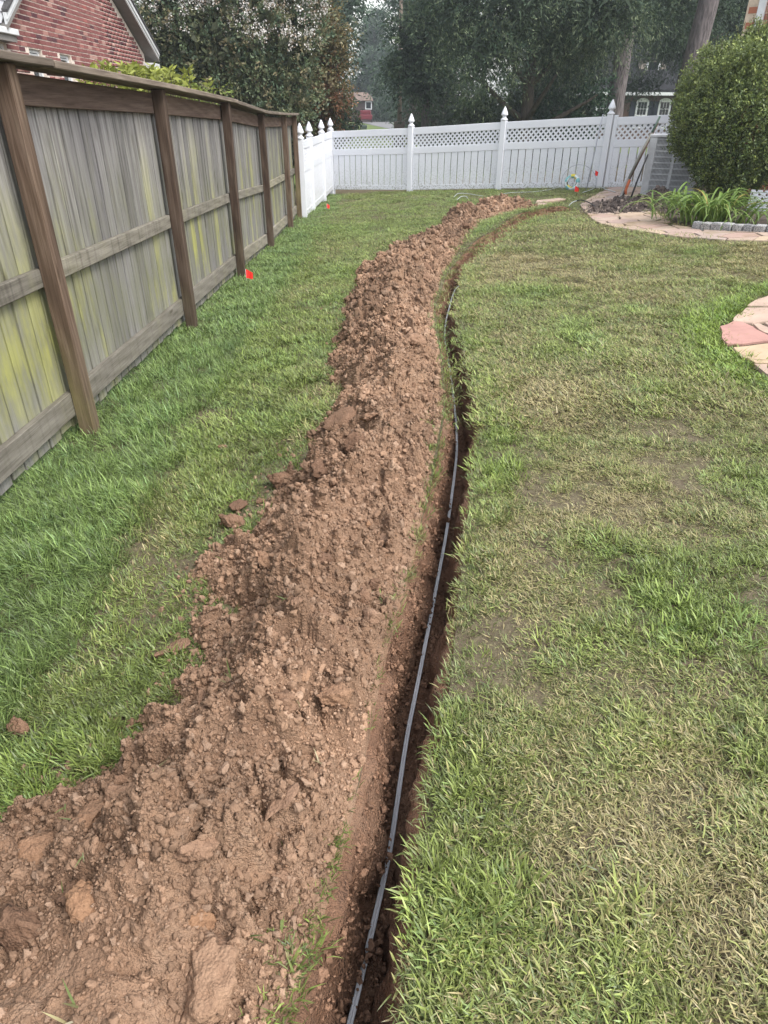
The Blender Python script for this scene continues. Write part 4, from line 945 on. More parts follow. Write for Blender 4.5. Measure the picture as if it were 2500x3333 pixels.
def rough_edge(P, seg=.09, amp=.011, seed=0):
    out = []; r = random.Random(seed)
    for i in range(len(P)):
        a, b = np.array(P[i]), np.array(P[(i + 1) % len(P)]); n = max(1, int(np.linalg.norm(b - a) / seg)); t = (b - a) / (np.linalg.norm(b - a) + 1e-9)
        for k in range(n):
            p = a + (b - a) * k / n; out.append(tuple(p + np.array([-t[1], t[0]]) * r.uniform(-amp, amp)))
    return out
def slab(P, th, z0, name, mat, parent, tilt=.004):
    c = np.mean(np.array(P), 0); b = gzf(*c); n = len(P); r = random.Random(int(c[0] * 1000)); tx, ty = r.uniform(-tilt, tilt), r.uniform(-tilt, tilt); V = []
    gx = (gzf(c[0] + .2, c[1]) - gzf(c[0] - .2, c[1])) / .4; gy = (gzf(c[0], c[1] + .2) - gzf(c[0], c[1] - .2)) / .4
    h = lambda p: b + z0 + (gx + tx) * (p[0] - c[0]) + (gy + ty) * (p[1] - c[1])
    for f, dz in ((1, -.06), (1, th - .008), (.982, th)):
        V += [(c[0] + (p[0] - c[0]) * f, c[1] + (p[1] - c[1]) * f, h(p) + dz) for p in P]
    F = [(k, (k + 1) % n, n + (k + 1) % n, n + k) for k in range(n)] + [(n + k, n + (k + 1) % n, 2 * n + (k + 1) % n, 2 * n + k) for k in range(n)] + [tuple(range(2 * n, 3 * n))]
    A = sum(P[k][0] * P[(k + 1) % n][1] - P[(k + 1) % n][0] * P[k][1] for k in range(n))
    if A < 0: F = [f[::-1] for f in F]
    return W_(MB().add(V, F), name, mat, parent)
def sheet(poly, dz, name, mat, parent=None, step=.25):
    xs = [p[0] for p in poly]; ys = [p[1] for p in poly]; pts = [Vector(map(float, p)) for p in poly]; n = len(pts)
    X, Y = np.meshgrid(np.arange(min(xs), max(xs), step), np.arange(min(ys), max(ys), step)); k = inpoly(X.ravel(), Y.ravel(), poly) & (distpoly(X.ravel(), Y.ravel(), poly) > .05)
    pts += [Vector((float(a), float(b))) for a, b in zip(X.ravel()[k], Y.ravel()[k])]
    vs, es, fs, *_ = delaunay_2d_cdt(pts, [(i, (i + 1) % n) for i in range(n)], [], 1, 1e-5)
    V = [(v.x, v.y, gzf(v.x, v.y) + dz) for v in vs]; F = []
    for f in fs:
        a, b, c = (np.array(V[i][:2]) for i in f[:3]); F.append(tuple(f) if np.cross(b - a, c - a) > 0 else tuple(f)[::-1])
    return obj(name, pymesh(name, V, F), mat, parent)
def build_paving():
    p = sheet(path_poly, .006, 'flagstone_path', MOSS); tag(p, 'irregular flagstone path curving past the cooling unit and planting bed', kind='structure')
    for i, c in enumerate(vor_cells(path_poly, .43, 7, .028)): slab(rough_edge(c, .10, .012, i), .022, .004, 'flagstone', FLAG, p)
    q = sheet(patio_poly, .006, 'flagstone_patio', MOSS); tag(q, 'flagstone patio corner at the right edge of the lawn', kind='structure')
    R_ = 1382
    S_ = [([(1140, 400), (1382, 315), (1750, 200), (1800, 470), (1382, 500), (1250, 515), (960, 520)], PINK), ([(925, 560), (1382, 555), (1800, 520), (1750, 700), (1382, 780), (1260, 800), (1050, 832), (720, 805), (690, 770)], PINK),
          ([(480, 905), (690, 822), (850, 826), (1030, 905), (1230, 1020), (1382, 1075), (1420, 1130), (1240, 1148), (880, 1198), (610, 1205), (500, 1140), (482, 1040)], ROSE), ([(1060, 858), (1150, 850), (1382, 940), (1800, 1080), (1800, 1120), (1440, 1110), (1390, 1050), (1250, 1010)], PINK),
          ([(1270, 838), (1382, 800), (1800, 720), (1800, 1040), (1382, 910)], PINK), ([(690, 1270), (900, 1262), (1000, 1238), (1382, 1196), (1900, 1150), (1900, 1500), (1382, 1505), (1000, 1490), (880, 1452)], TAN), ([(1010, 1510), (1382, 1528), (1800, 1530), (1800, 1556), (1382, 1562), (1120, 1562)], TAN), ([(1075, 1580), (1310, 1585), (1335, 1640), (1350, 1700), (1382, 1725), (1382, 1795), (1330, 1765)], PINK), ([(1400, 1590), (1800, 1570), (1800, 1990), (1420, 1830)], TAN)]
    for i, (L, m) in enumerate(S_): slab(rough_edge([tuple(v) for v in zp(L)], .07, .008, 50 + i), .024, .004, 'flagstone', m, q, .002)
    for i, c in enumerate(vor_cells([(3.42, 4.05), (3.6, 3.2), (6.0, 2.25), (6.0, 6.55), (4.25, 6.35), (3.75, 6.05)], .6, 21, .03)): slab(rough_edge(c, .1, .01, 90 + i), .024, .004, 'flagstone', (PINK, TAN, ROSE, PINK)[i % 4], q, .002)
    g = lambda L: [tuple(G(1000 + a / 1.659, 550 + b / 1.659)[:2]) for a, b in L]
    for nm, L, m, lab in (('loose_flagstone', [(1215, 182), (1222, 168), (1300, 162), (1340, 157), (1380, 165), (1320, 172), (1270, 180)], TAN, 'large loose tan flagstone lying on grass behind the heap'), ('loose_flagstone', [(1215, 194), (1230, 186), (1280, 188), (1250, 198)], PINK, 'small pink flagstone beside the large loose tan one'), ('loose_flagstone', [(803, 216), (815, 202), (850, 199), (866, 206), (835, 218)], PINK, 'loose greyish flagstone left of the heap on far grass'), ('loose_flagstone', [(950, 207), (960, 199), (1000, 200), (990, 210)], PINK, 'loose flagstone half hidden between the far heaps')):
        P = g(L); c = np.mean(np.array(P), 0); t = thing(nm, lab, 'flagstone', (c[0], c[1], gzf(*c))); slab(rough_edge(P, .08, .01, 3), .028, .012, 'slab', PINK, t, .02)
    # planting bed, cobble edging, mulch heap
    b = sheet(bed_poly, .012, 'planting_bed', MULCH); tag(b, 'dark mulched planting bed around the shrub', kind='structure')
    e = thing('cobble_edging', 'row of grey granite cobbles edging the planting bed', 'edging', (4.7, 9.5, gzf(4.7, 9.5)))
    line = catmull([(4.30, 10.02), (4.46, 9.74), (4.72, 9.45), (5.0, 9.2), (5.4, 8.93), (5.9, 8.64), (6.6, 8.25), (7.4, 7.85)], 400); s = np.r_[0, np.cumsum(np.linalg.norm(np.diff(line, axis=0), axis=1))]
    import bmesh
    def cobble(seed):
        r = random.Random(seed); bm = bmesh.new(); bmesh.ops.create_cube(bm, size=1); bmesh.ops.bevel(bm, geom=bm.edges[:], offset=.14, segments=2, affect='EDGES', profile=.6)
        for v in bm.verts: v.co += Vector((r.uniform(-.035, .035), r.uniform(-.035, .035), r.uniform(-.035, .035)))
        me = bpy.data.meshes.new('cobble'); bm.to_mesh(me); bm.free(); me.polygons.foreach_set('use_smooth', np.ones(len(me.polygons), bool)); return me
    cm = [cobble(i) for i in range(5)]; d = .0; k = 0
    while d < s[-1] - .1:
        w = random.uniform(.125, .155); x, y = (float(np.interp(d + w / 2, s, line[:, j])) for j in (0, 1)); x2, y2 = (float(np.interp(d + w / 2 + .05, s, line[:, j])) for j in (0, 1))
        obj('cobble', cm[k % 5], GRANITE, e, loc=Vector((x, y, gzf(x, y) + .045)) - e.location, rot=(random.uniform(-.06, .06), random.uniform(-.06, .06), math.atan2(y2 - y, x2 - x)), scale=(w - .008, .12, .125 * random.uniform(.9, 1.1))); d += w; k += 1
def build_mulch_heap():
    xs = np.linspace(3.2, 5.3, 130); ys = np.linspace(11.4, 14.2, 150); X, Y = np.meshgrid(xs, ys)
    c = [(3.75, 12.4, .38, .45, .07), (4.15, 13.2, .45, .45, .10), (4.45, 12.6, .5, .55, .13), (4.75, 12.9, .35, .55, .16), (4.85, 12.1, .3, .5, .13)]
    h = sum(a * np.exp(-((X - x) / rx) ** 2 - ((Y - y) / ry) ** 2) for x, y, rx, ry, a in c); h = h * (1 + .5 * fbm(X * 5, Y * 5, 130, 3)) - .045
    f1, df, r = worley(X * 11, Y * 11, 140); h = h + np.where(h > -.02, np.sqrt(np.clip(.4 * r - f1 * f1, 0, 1)) * .05 + .03 * fbm(X * 22, Y * 22, 7, 3), 0)
    Z = gz(X, Y) + h; nr, nc = X.shape; idx = np.arange(nr * nc).reshape(nr, nc); F = np.stack([idx[:-1, :-1], idx[:-1, 1:], idx[1:, 1:], idx[1:, :-1]], -1).reshape(-1, 4)
    V = np.stack([X, Y, Z], -1).reshape(-1, 3); keep = (h.ravel()[F] > -.035).any(1)
    o = obj('mulch_heap', npmesh('mulch_heap', V, F[keep], True), MULCH); tag(o, 'low heap of dark soil and mulch at the foot of the cooling unit', 'mulch heap', kind='stuff')
    ok = np.argwhere(h > .0); n = 2600; k = ok[rng.integers(0, len(ok), n)]; P = np.c_[X[k[:, 0], k[:, 1]] + rng.normal(0, .008, n), Y[k[:, 0], k[:, 1]] + rng.normal(0, .01, n), Z[k[:, 0], k[:, 1]] + .006]
    sz = np.minimum(.009 * (1 - rng.random(n)) ** -.45, .045); b = rng.random((n, 1))
    o = instancer('mulch_chips', P, rng.uniform(0, 6.28, (n, 3)), sz[:, None] * rng.uniform(.4, 1.5, (n, 3)), rng.integers(0, 8, n), np.where(b < .8, np.array([[.12, .095, .085]]), np.array([[.27, .22, .185]])) * rng.uniform(.6, 1.3, (n, 1)), crumb_coll)
    tag(o, 'bark chips and soil crumbs strewn over the dark mulch heap', 'mulch chips', kind='stuff')
build_paving(); build_mulch_heap()

# ------------------------------------------------------------------ foliage helpers
def leaves(name, P, D, size, asp, col, mat, parent, seed=0, fold=.25):
    """one small folded diamond per leaf: P base point, D direction"""
    r = np.random.default_rng(seed); n = len(P); D = D / (np.linalg.norm(D, axis=1)[:, None] + 1e-9)
    A = r.normal(size=(n, 3)); A -= D * (A * D).sum(1)[:, None]; A /= np.linalg.norm(A, axis=1)[:, None] + 1e-9; N = np.cross(D, A)
    L = size[:, None]; w = (size * asp)[:, None] * .5
    V = np.stack([P, P + D * L * .45 + A * w + N * w * fold, P + D * L, P + D * L * .45 - A * w + N * w * fold], 1).reshape(-1, 3)
    F = np.arange(4 * n).reshape(n, 4); me = npmesh(name, V, F); vcol(me, np.repeat(col, 4, 0)); return obj(name, me, mat, parent)
def unit(n, r): v = r.normal(size=(n, 3)); return v / np.linalg.norm(v, axis=1)[:, None]
def crown(name, parent, ells, n_spray, per, slen, lsize, asp, pal, mat, seed, droop=.3, shell=.55, up=.3, zfrac=(-1, 1), flat=1.0, spread=.35, tips=None, core=1.6):
    """sprays of leaves spread through the outer part of a set of ellipsoids (centre, radii)"""
    r = np.random.default_rng(seed); vol = np.array([e[1][0] * e[1][1] * e[1][2] for e in ells]) ** .67; pk = r.choice(len(ells), n_spray, p=vol / vol.sum())
    ctr = np.array([e[0] for e in ells], float)[pk]; rad = np.array([e[1] for e in ells], float)[pk]; u = unit(n_spray, r)
    u[:, 2] = np.clip(u[:, 2], zfrac[0], zfrac[1]); q = shell + (1 - shell) * r.random(n_spray) ** .6
    lump = 1 + .22 * fbm(u[:, 0] * 2.3 + pk * 7, u[:, 1] * 2.3 + u[:, 2] * 1.9, seed, 3)
    S_ = ctr + rad * u * (q * lump)[:, None]; d = u * (1 / rad) * rad.mean(1)[:, None] + r.normal(0, .45, (n_spray, 3)); d[:, 2] = d[:, 2] * flat + up; d /= np.linalg.norm(d, axis=1)[:, None]
    L = slen * r.uniform(.55, 1.25, n_spray); t = r.random((n_spray, per)) ** .8
    base = S_[:, None] + d[:, None] * (t * L[:, None])[..., None]; base[..., 2] -= droop * (t * L[:, None]) ** 2 / slen
    base = base + r.normal(0, slen * .10, base.shape)
    ld = d[:, None] * .8 + r.normal(0, spread + .35, (n_spray, per, 3)); ld[..., 2] -= droop * t
    sz = lsize * r.uniform(.6, 1.35, (n_spray, per))
    pal = np.array(pal); ci = r.integers(0, len(pal), n_spray); sc = pal[ci] * r.uniform(.72, 1.3, (n_spray, 1))
    col = sc[:, None] * r.uniform(.75, 1.3, (n_spray, per, 1))
    if tips is not None:
        m = (t > .75)[..., None] & (r.random((n_spray, per, 1)) < .5); col = np.where(m, np.array(tips) * r.uniform(.8, 1.2, (n_spray, per, 1)), col)
    B, Dv, Z, K = base.reshape(-1, 3), ld.reshape(-1, 3), sz.ravel(), col.reshape(-1, 3)
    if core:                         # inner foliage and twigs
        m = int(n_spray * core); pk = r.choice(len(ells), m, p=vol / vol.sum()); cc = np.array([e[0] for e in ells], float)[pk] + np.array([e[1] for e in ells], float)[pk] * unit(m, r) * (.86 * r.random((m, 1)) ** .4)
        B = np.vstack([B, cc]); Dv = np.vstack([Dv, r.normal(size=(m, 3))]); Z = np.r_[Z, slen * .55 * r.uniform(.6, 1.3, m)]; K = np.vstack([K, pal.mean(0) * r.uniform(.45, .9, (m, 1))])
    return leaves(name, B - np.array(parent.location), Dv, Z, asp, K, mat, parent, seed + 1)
def trunk(root, pts, r0, r1, mat, limbs, seed, name='trunk', n=10):
    r = random.Random(seed); P = catmull(pts, 14); rad = np.linspace(r0, r1, 14); rad[0] *= 1.25
    mb = MB().tube(P + np.array([[r.uniform(-.02, .02), r.uniform(-.02, .02), 0] for _ in P]), rad, n)
    for (t, dx, dy, dz, l) in limbs:
        i = int(t * 13); a = P[i]; d = np.array([dx, dy, dz]); d = d / np.linalg.norm(d)
        mb.tube([a, a + d * l * .4 + np.array([0, 0, .06 * l]), a + d * l * .75 + np.array([r.uniform(-.1, .1) * l, 0, .12 * l]), a + d * l + np.array([0, 0, .1 * l])], [rad[i] * .55, rad[i] * .4, rad[i] * .25, rad[i] * .08], 6)
    return W_(mb, name, mat, root, True)
def tree(name, label, cat, x, y, group=None): return thing(name, label, cat, (x, y, gzf(x, y)), 0, group)

# ------------------------------------------------------------------ planting by the house
def build_shrub():
    x, y = 5.9, 12.62; g = gzf(x, y); t = tree('round_shrub', 'big rounded evergreen shrub in front of the cooling unit', 'shrub', x, y)
    r = np.random.default_rng(31); mb = MB()
    for k in range(9):
        a = r.uniform(0, 6.28); d = np.array([math.cos(a), math.sin(a), 0]); mb.tube([(x + d[0] * .12, y + d[1] * .12, g - .05), (x + d[0] * .3, y + d[1] * .3, g + .7), (x + d[0] * .6, y + d[1] * .6, g + 1.5), (x + d[0] * .75, y + d[1] * .75, g + 2.0)], [.035, .028, .018, .008], 6)
    W_(mb, 'stem', DARKBARK, t, True)
    n = 17000; per = 10; u = unit(n, r); u[:, 2] = np.where(u[:, 2] < -.92, -u[:, 2], u[:, 2])
    lump = 1 + .36 * fbm(u[:, 0] * 2.9 + 5, u[:, 1] * 2.6 + u[:, 2] * 2.9, 12, 4); q = .62 + .38 * r.random(n) ** .5
    S_ = np.array([x, y, g + 1.20]) + np.array([1.12, 1.08, 1.12]) * u * (q * lump)[:, None]; tp_ = 1 - .28 * sstep(1.1, .2, S_[:, 2] - g); S_[:, 0] = x + (S_[:, 0] - x) * tp_; S_[:, 1] = y + (S_[:, 1] - y) * tp_
    hole = fbm(S_[:, 0] * 3.2 + S_[:, 1] * 1.3, S_[:, 2] * 3.2, 77, 3); keep = (hole > -.42) | (r.random(n) < .35); S_ = S_[keep]; u = u[keep]; n = len(S_)
    d = u * .9 + r.normal(0, .4, (n, 3)); d[:, 2] += .45; d /= np.linalg.norm(d, axis=1)[:, None]
    tt = r.random((n, per)); B = S_[:, None] + d[:, None] * (tt * .11)[..., None] + r.normal(0, .012, (n, per, 3)); ld = d[:, None] * .7 + r.normal(0, .62, (n, per, 3))
    base = np.array([[.100, .140, .050], [.135, .178, .062], [.085, .125, .052], [.18, .22, .075]])[r.integers(0, 4, n)] * r.uniform(.75, 1.3, (n, 1))
    up = sstep(.2, .9, (S_[:, 2] - g) / 2.6)[:, None]; base = base * (1 - .35 * up) + np.array([.26, .31, .12]) * .35 * up     # leaf colour paler towards the top
    tipm = (tt > .72)[..., None]; col = base[:, None] * r.uniform(.75, 1.3, (n, per, 1)); col = np.where(tipm, col * np.array([1.35, 1.3, 1.1]), col)
    leaves('crown', B.reshape(-1, 3) - np.array(t.location), ld.reshape(-1, 3), r.uniform(.026, .052, n * per), .5, col.reshape(-1, 3), GLOSSLEAF, t, 8)
    # long sprouts above the crown
    P = []; D = []; mb = MB()
    for k in range(95):
        a = r.uniform(1.2, 4.6) if k < 40 else r.uniform(0, 6.28); rr = r.uniform(.3, 1.0); b = np.array([x + rr * math.cos(a), y + .5 * rr * math.sin(a), g + 1.20 + 1.08 * math.sqrt(max(.02, 1 - rr * rr * .85))]); h = r.uniform(.12, .42); ln = r.normal(0, .07, 2) + np.array([-.04, 0])
        mb.tube([b - np.array([0, 0, .1]), b + np.array([ln[0] * .5, ln[1] * .5, h * .5]), b + np.array([ln[0], ln[1], h])], [.004, .003, .002], 4)
        for q_ in np.linspace(.0, 1, int(16 * h / .25) + 4): P.append(b + np.array([ln[0] * q_, ln[1] * q_, h * q_])); D.append(r.normal(0, .8, 3) + np.array([0, 0, .5]))
    P = np.array(P); leaves('sprout_leaves', P - np.array(t.location), np.array(D), r.uniform(.024, .04, len(P)), .45, np.array([.15, .18, .055]) * r.uniform(.7, 1.3, (len(P), 1)), GLOSSLEAF, t, 9); W_(mb, 'sprout', DARKBARK, t)
def build_daylily():
    x, y = 4.66, 10.42; g = gzf(x, y); t = tree('daylily_clump', 'clump of long arching green daylily leaves before the round shrub', 'plant', x, y)
    t.location.z += .02; r = random.Random(3); ms = []; seg = 9
    for k in range(14):
        L = r.uniform(.50, .86); w = r.uniform(.008, .0135); V = []; F = []; rise = r.uniform(.75, 1.25); tw = r.uniform(-.3, .3)
        px = pz = 0.; ang = rise + .35
        for i in range(seg + 1):
            u = i / seg; ww = w * (1 - u ** 3) ** .6 * (.7 + .6 * min(1, u * 3)); V += [(px, -ww + .0, pz + ww * .45), (px, tw * .02 * u, pz), (px, ww, pz + ww * .45)]
            ang -= (2.25 + .5 * (1.25 - rise)) / seg * (.45 + 1.1 * u); px += L / seg * math.cos(ang); pz += L / seg * math.sin(ang)
        for i in range(seg): F += [(3 * i, 3 * i + 1, 3 * i + 4, 3 * i + 3), (3 * i + 1, 3 * i + 2, 3 * i + 5, 3 * i + 4)]
        ms.append(pymesh('leaf', V, F, True))
    q = NT('daylily_leaf'); rr = q.rnd(); c = q.ramp(rr, [(0, (.10, .175, .035)), (.45, (.155, .245, .05)), (.9, (.215, .30, .075)), (.965, (.24, .30, .085)), (.985, (.40, .31, .10))]); M_ = q.done(c, .4, spec=.45, trans=.25)
    for k in range(296):
        a = r.uniform(0, 6.283); rad = abs(r.gauss(0, .30)); px, py = rad * math.cos(a) * 1.35, rad * math.sin(a) * .75; az = math.atan2(py, px) + r.gauss(0, .75); s = r.uniform(.75, 1.12)
        # the clump spreads along the bed edge
        ex, ey = px * .80 + py * .3, -px * .55 + py * .9
        obj('leaf', ms[k % 14], M_, t, loc=(ex, ey, 0), rot=(r.gauss(0, .12), r.gauss(0, .12), az - .45), scale=s)
def build_limebush():
    t = tree('lime_shrub', 'yellow green broad leaved shrub peeking over the wooden fence', 'shrub', -3.6, 12.2); r = np.random.default_rng(5); P = []; D = []; Cc = []; mb = MB()
    for k in range(230):
        yy = r.uniform(10.3, 15.9); xx = -3.75 + r.normal(0, .28); top = np.interp(yy, [10.3, 11, 12.2, 13.2, 14.2, 15.9], [1.75, 2.05, 2.10, 2.05, 1.97, 1.85]); z = top - abs(r.normal(0, .16)); fine = yy > 13.9
        mb.tube([(xx, yy, z - .9), (xx + r.normal(0, .05), yy + r.normal(0, .05), z)], [.008, .004], 4)
        for j in range(11 if not fine else 18):
            a = r.uniform(0, 6.28); e = r.uniform(-.1, .9); P.append((xx + (r.normal(0, .1) if fine else 0), yy + (r.normal(0, .12) if fine else 0), z + r.uniform(-.1, .03))); D.append((math.cos(a), math.sin(a), e)); Cc.append(np.array([.27, .30, .06] if not fine else [.20, .26, .055]) * r.uniform(.65, 1.3))
    P = np.array(P); n = len(P); sz = np.where(P[:, 1] > 13.9, r.uniform(.05, .09, n), r.uniform(.10, .17, n)); leaves('crown', P - np.array(t.location), np.array(D), sz, .32, np.array(Cc), LEAF, t, 3); W_(mb, 'stem', DARKBARK, t)
build_shrub(); build_daylily(); build_limebush()

# ------------------------------------------------------------------ trees behind the fences
def build_trees():
    g = gzf
    # crape myrtle in bloom
    x, y = -4.3, 22.0; t = tree('flowering_tree', 'broad crape myrtle with white blossom behind the wooden fence', 'tree', x, y)
    trunk(t, [(x, y, g(x, y)), (x + .1, y, 1.2), (x + .2, y, 3.0)], .13, .04, BARK, [(.3, 1, .2, 1, 2.4), (.35, -1, .1, 1, 2.4), (.4, .3, -1, 1, 2.0), (.5, .8, -.4, .8, 2.2)], 1)
    el = [((-4.4, 22, 2.9), (1.7, 1.5, 2.0)), ((-5.5, 22.2, 3.2), (1.3, 1.3, 1.8)), ((-3.1, 22, 2.6), (1.25, 1.3, 1.9)), ((-3.9, 21.4, 1.6), (1.7, 1.1, 1.1)), ((-2.5, 22.3, 3.6), (.8, .9, 1.3)), ((-5.2, 22.4, 5.0), (1.5, 1.3, 1.2)), ((-3.4, 22.4, 4.9), (1.3, 1.2, 1.2))]
    crown('crown', t, el, 4200, 14, .50, .092, .5, [(.095, .130, .068), (.12, .155, .078), (.078, .118, .070), (.155, .165, .085), (.195, .17, .095)], LEAF, 101, .15, .45, .35, core=3.2)
    r = np.random.default_rng(9); n = 430; u = unit(n, r); u[:, 1] = -abs(u[:, 1]); u[:, 2] = np.where(u[:, 2] < -.35, -u[:, 2], u[:, 2]); k = r.integers(0, len(el), n); k = np.where((k == 3), 0, k); u[:, 2] = np.abs(u[:, 2]) * .9 + .1; S_ = np.array([el[i][0] for i in k]) + np.array([el[i][1] for i in k]) * u * 1.08
    bl = (S_[:, None] + r.normal(0, .06, (n, 26, 3)) + np.array([0, 0, .06])).reshape(-1, 3); c = np.where(r.random((len(bl), 1)) < .75, np.array([[.78, .75, .72]]), np.array([[.36, .27, .20]])) * r.uniform(.7, 1.1, (len(bl), 1))
    leaves('blossom', bl - np.array(t.location), r.normal(size=bl.shape), r.uniform(.03, .065, len(bl)), .8, c, LEAF, t, 12)
    # olive brown tree over its right shoulder
    x, y = -2.3, 23.8; t = tree('olive_tree', 'tan olive leaved young tree rising behind the crape myrtle', 'tree', x, y)
    trunk(t, [(x, y, g(x, y)), (x, y, 2), (x, y, 4.5)], .08, .02, BARK, [(.5, 1, 0, 1, 1.0), (.6, -1, 0, 1, 1.0)], 2)
    crown('crown', t, [((-2.25, 23.8, 3.9), (.65, .7, 1.3)), ((-1.75, 23.8, 3.0), (.6, .6, 1.1))], 560, 13, .5, .08, .45, [(.17, .135, .06), (.135, .125, .055), (.11, .11, .05), (.20, .13, .06)], LEAF, 103, .1, .35, .5)
    x, y = -1.95, 24.0; t = tree('rusty_tree', 'rust tinged small maple left of the far street', 'tree', x, y)
    trunk(t, [(x, y, g(x, y)), (x, y, .9), (x - .1, y, 1.8)], .07, .03, BARK, [(.4, 1, 0, .5, 1.2), (.5, -1, 0, .5, 1.2), (.6, .5, -.6, .7, 1.0), (.3, .9, -.2, .35, 1.0)], 3)
    crown('crown', t, [((-2.0, 24, 1.95), (.80, .8, .50)), ((-1.62, 24, 1.72), (.50, .6, .32)), ((-2.5, 24, 1.4), (.6, .6, .5)), ((-2.2, 24.1, 1.1), (.6, .6, .4)), ((-1.9, 24.0, 2.6), (.5, .5, .5))], 620, 13, .42, .075, .5, [(.21, .085, .045), (.15, .085, .05), (.085, .085, .045), (.075, .09, .04), (.235, .115, .06)], LEAF, 104, .25, .35, .1, flat=.5)
    x, y = -3.6, 24.4; t = tree('dark_bush', 'dark green undergrowth below the rusty maple', 'bush', x, y)
    crown('crown', t, [((-3.4, 24.6, .6), (1.6, .8, .8)), ((-2.2, 24.6, .35), (.5, .6, .55))], 500, 13, .45, .08, .45, [(.035, .055, .03), (.05, .07, .035)], LEAF, 105, .2, .4, .3)
    trunk(t, [(x, y, g(x, y)), (x, y, .4), (x, y, .8)], .04, .02, BARK, [], 4, 'stem')
    # tall background trees, each its own thing
    def pine(name, label, x, y, h, w, low, pal, n, seed, lsize=.16, slen=1.1, droop=.35, thick=.22, mat=NEEDLE, grp=None, trk=BARK, gap=.42):
        t = tree(name, label, 'tree', x, y, grp); b = g(x, y); trunk(t, [(x, y, b), (x + .1, y, b + h * .4), (x, y, b + h)], thick, .04, trk, [(q, math.cos(q * 40), math.sin(q * 40), .15, w * .8) for q in np.linspace(max(.12, low / h), .85, 9)], seed)
        r = random.Random(seed); el = []
        for k in range(13):
            q = (k + .5) / 13; zz = b + low + (h - low) * q; ww = w * (1.05 - .75 * q ** 1.4) * r.uniform(.75, 1.15); a = r.uniform(0, 6.28); el.append(((x + math.cos(a) * ww * .45, y + math.sin(a) * ww * .45, zz), (ww * .72, ww * .72, (h - low) / 13 * 1.25)))
        crown('crown', t, el, n, 13, slen, lsize * 1.4, .36, pal, mat, seed, droop, gap, .0, flat=.5)
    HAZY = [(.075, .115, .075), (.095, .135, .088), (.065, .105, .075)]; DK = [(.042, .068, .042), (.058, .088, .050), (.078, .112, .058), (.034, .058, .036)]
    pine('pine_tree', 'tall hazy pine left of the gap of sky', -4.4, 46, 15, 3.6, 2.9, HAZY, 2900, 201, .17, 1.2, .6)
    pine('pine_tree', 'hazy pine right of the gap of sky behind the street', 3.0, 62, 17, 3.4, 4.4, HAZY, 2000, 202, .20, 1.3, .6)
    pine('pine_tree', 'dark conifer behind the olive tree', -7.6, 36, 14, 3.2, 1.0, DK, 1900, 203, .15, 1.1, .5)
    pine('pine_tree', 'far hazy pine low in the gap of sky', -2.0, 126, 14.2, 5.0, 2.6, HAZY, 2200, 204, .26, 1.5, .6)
    pine('pine_tree', 'slender dark conifer at the left rim of the big evergreen', 1.95, 40, 12, 1.4, 3.2, DK, 1100, 205, .15, .9, .5)
    # the big dark evergreen
    def big(name, label, x, y, el, n, seed, pal, lsize=.135, tr=None, tips=None, slen=.9):
        t = tree(name, label, 'tree', x, y); b = g(x, y)
        trunk(t, [(x, y, b), (x + .1, y, b + 3), (x, y, b + 8)], tr or .3, .08, DARKBARK, [] if seed > 211 else [(.2, 1, -.3, .5, 3), (.25, -1, -.2, .5, 3), (.3, .2, -1, .5, 3), (.4, .8, .4, .6, 3), (.45, -.8, -.4, .6, 3)], seed)
        crown('crown', t, el, n, 20, slen, lsize, .22, pal, NEEDLE, seed, .5, .38, .0, tips=tips)
    rr_ = np.random.default_rng(44); ev = []
    for k in range(38):
        a_ = rr_.uniform(0, 6.28); zc = rr_.uniform(3.0, 9.5); wd = 4.1 * math.sqrt(max(.12, 1 - ((zc - 4.6) / 5.6) ** 2)); q_ = math.sqrt(rr_.random()); xx = 5.1 + wd * q_ * math.cos(a_); yy = 31.3 + .8 * wd * q_ * math.sin(a_); s_ = rr_.uniform(.75, 1.35)
        if xx > 8.2: zc = max(zc, 4.6)
        ev.append(((xx, yy, zc), (s_ * 1.35, s_ * 1.2, s_ * .72)))
    big('evergreen_tree', 'huge dark evergreen with drooping sprays behind the white fence', 5.6, 31.5, ev, 7800, 211, [(.040, .068, .042), (.054, .085, .050), (.075, .108, .060), (.032, .056, .038), (.10, .132, .072)], tips=(.16, .195, .11))
    big('evergreen_tree', 'second dark evergreen behind the thick trunk', 11.0, 38, [((9.6, 38, 7.4), (2.6, 2.4, 3.2)), ((13.2, 39, 8.0), (3.0, 3.0, 3.4)), ((11.5, 37.5, 6.0), (2.4, 1.6, 1.5)), ((8.3, 38, 3.8), (1.8, 1.6, 2.4)), ((14.8, 40, 5.6), (1.6, 1.6, 1.4)), ((14.6, 46.5, 2.92), (1.9, 1.0, .22)), ((16.6, 47, 4.6), (2.0, 1.0, .5))], 4200, 212, DK, .17, .35)
    big('evergreen_tree', 'dark evergreen between the leaning trunk and the brick corner', 17.5, 44, [((20.4, 44, 6.0), (3.6, 3.0, 5.2)), ((23.5, 45, 5), (3.0, 3.0, 4.0)), ((16.8, 44, 8.4), (2.6, 2.6, 2.4)), ((18.0, 43, 7.0), (1.8, 1.8, 2.0))], 4200, 213, DK, .20, .4)
    x, y = 10.42, 35.6; t = tree('bare_trunk', 'thick straight pine trunk rising behind the fence post', 'tree', x, y); trunk(t, [(x + .12, y, g(x, y)), (x, y, 3), (x - .15, y, 12)], .40, .30, BARK, [], 5, n=16)
    crown('crown', t, [((x, y, 13.5), (3, 3, 2.0))], 500, 12, 1.0, .16, .3, DK, NEEDLE, 215, .3)
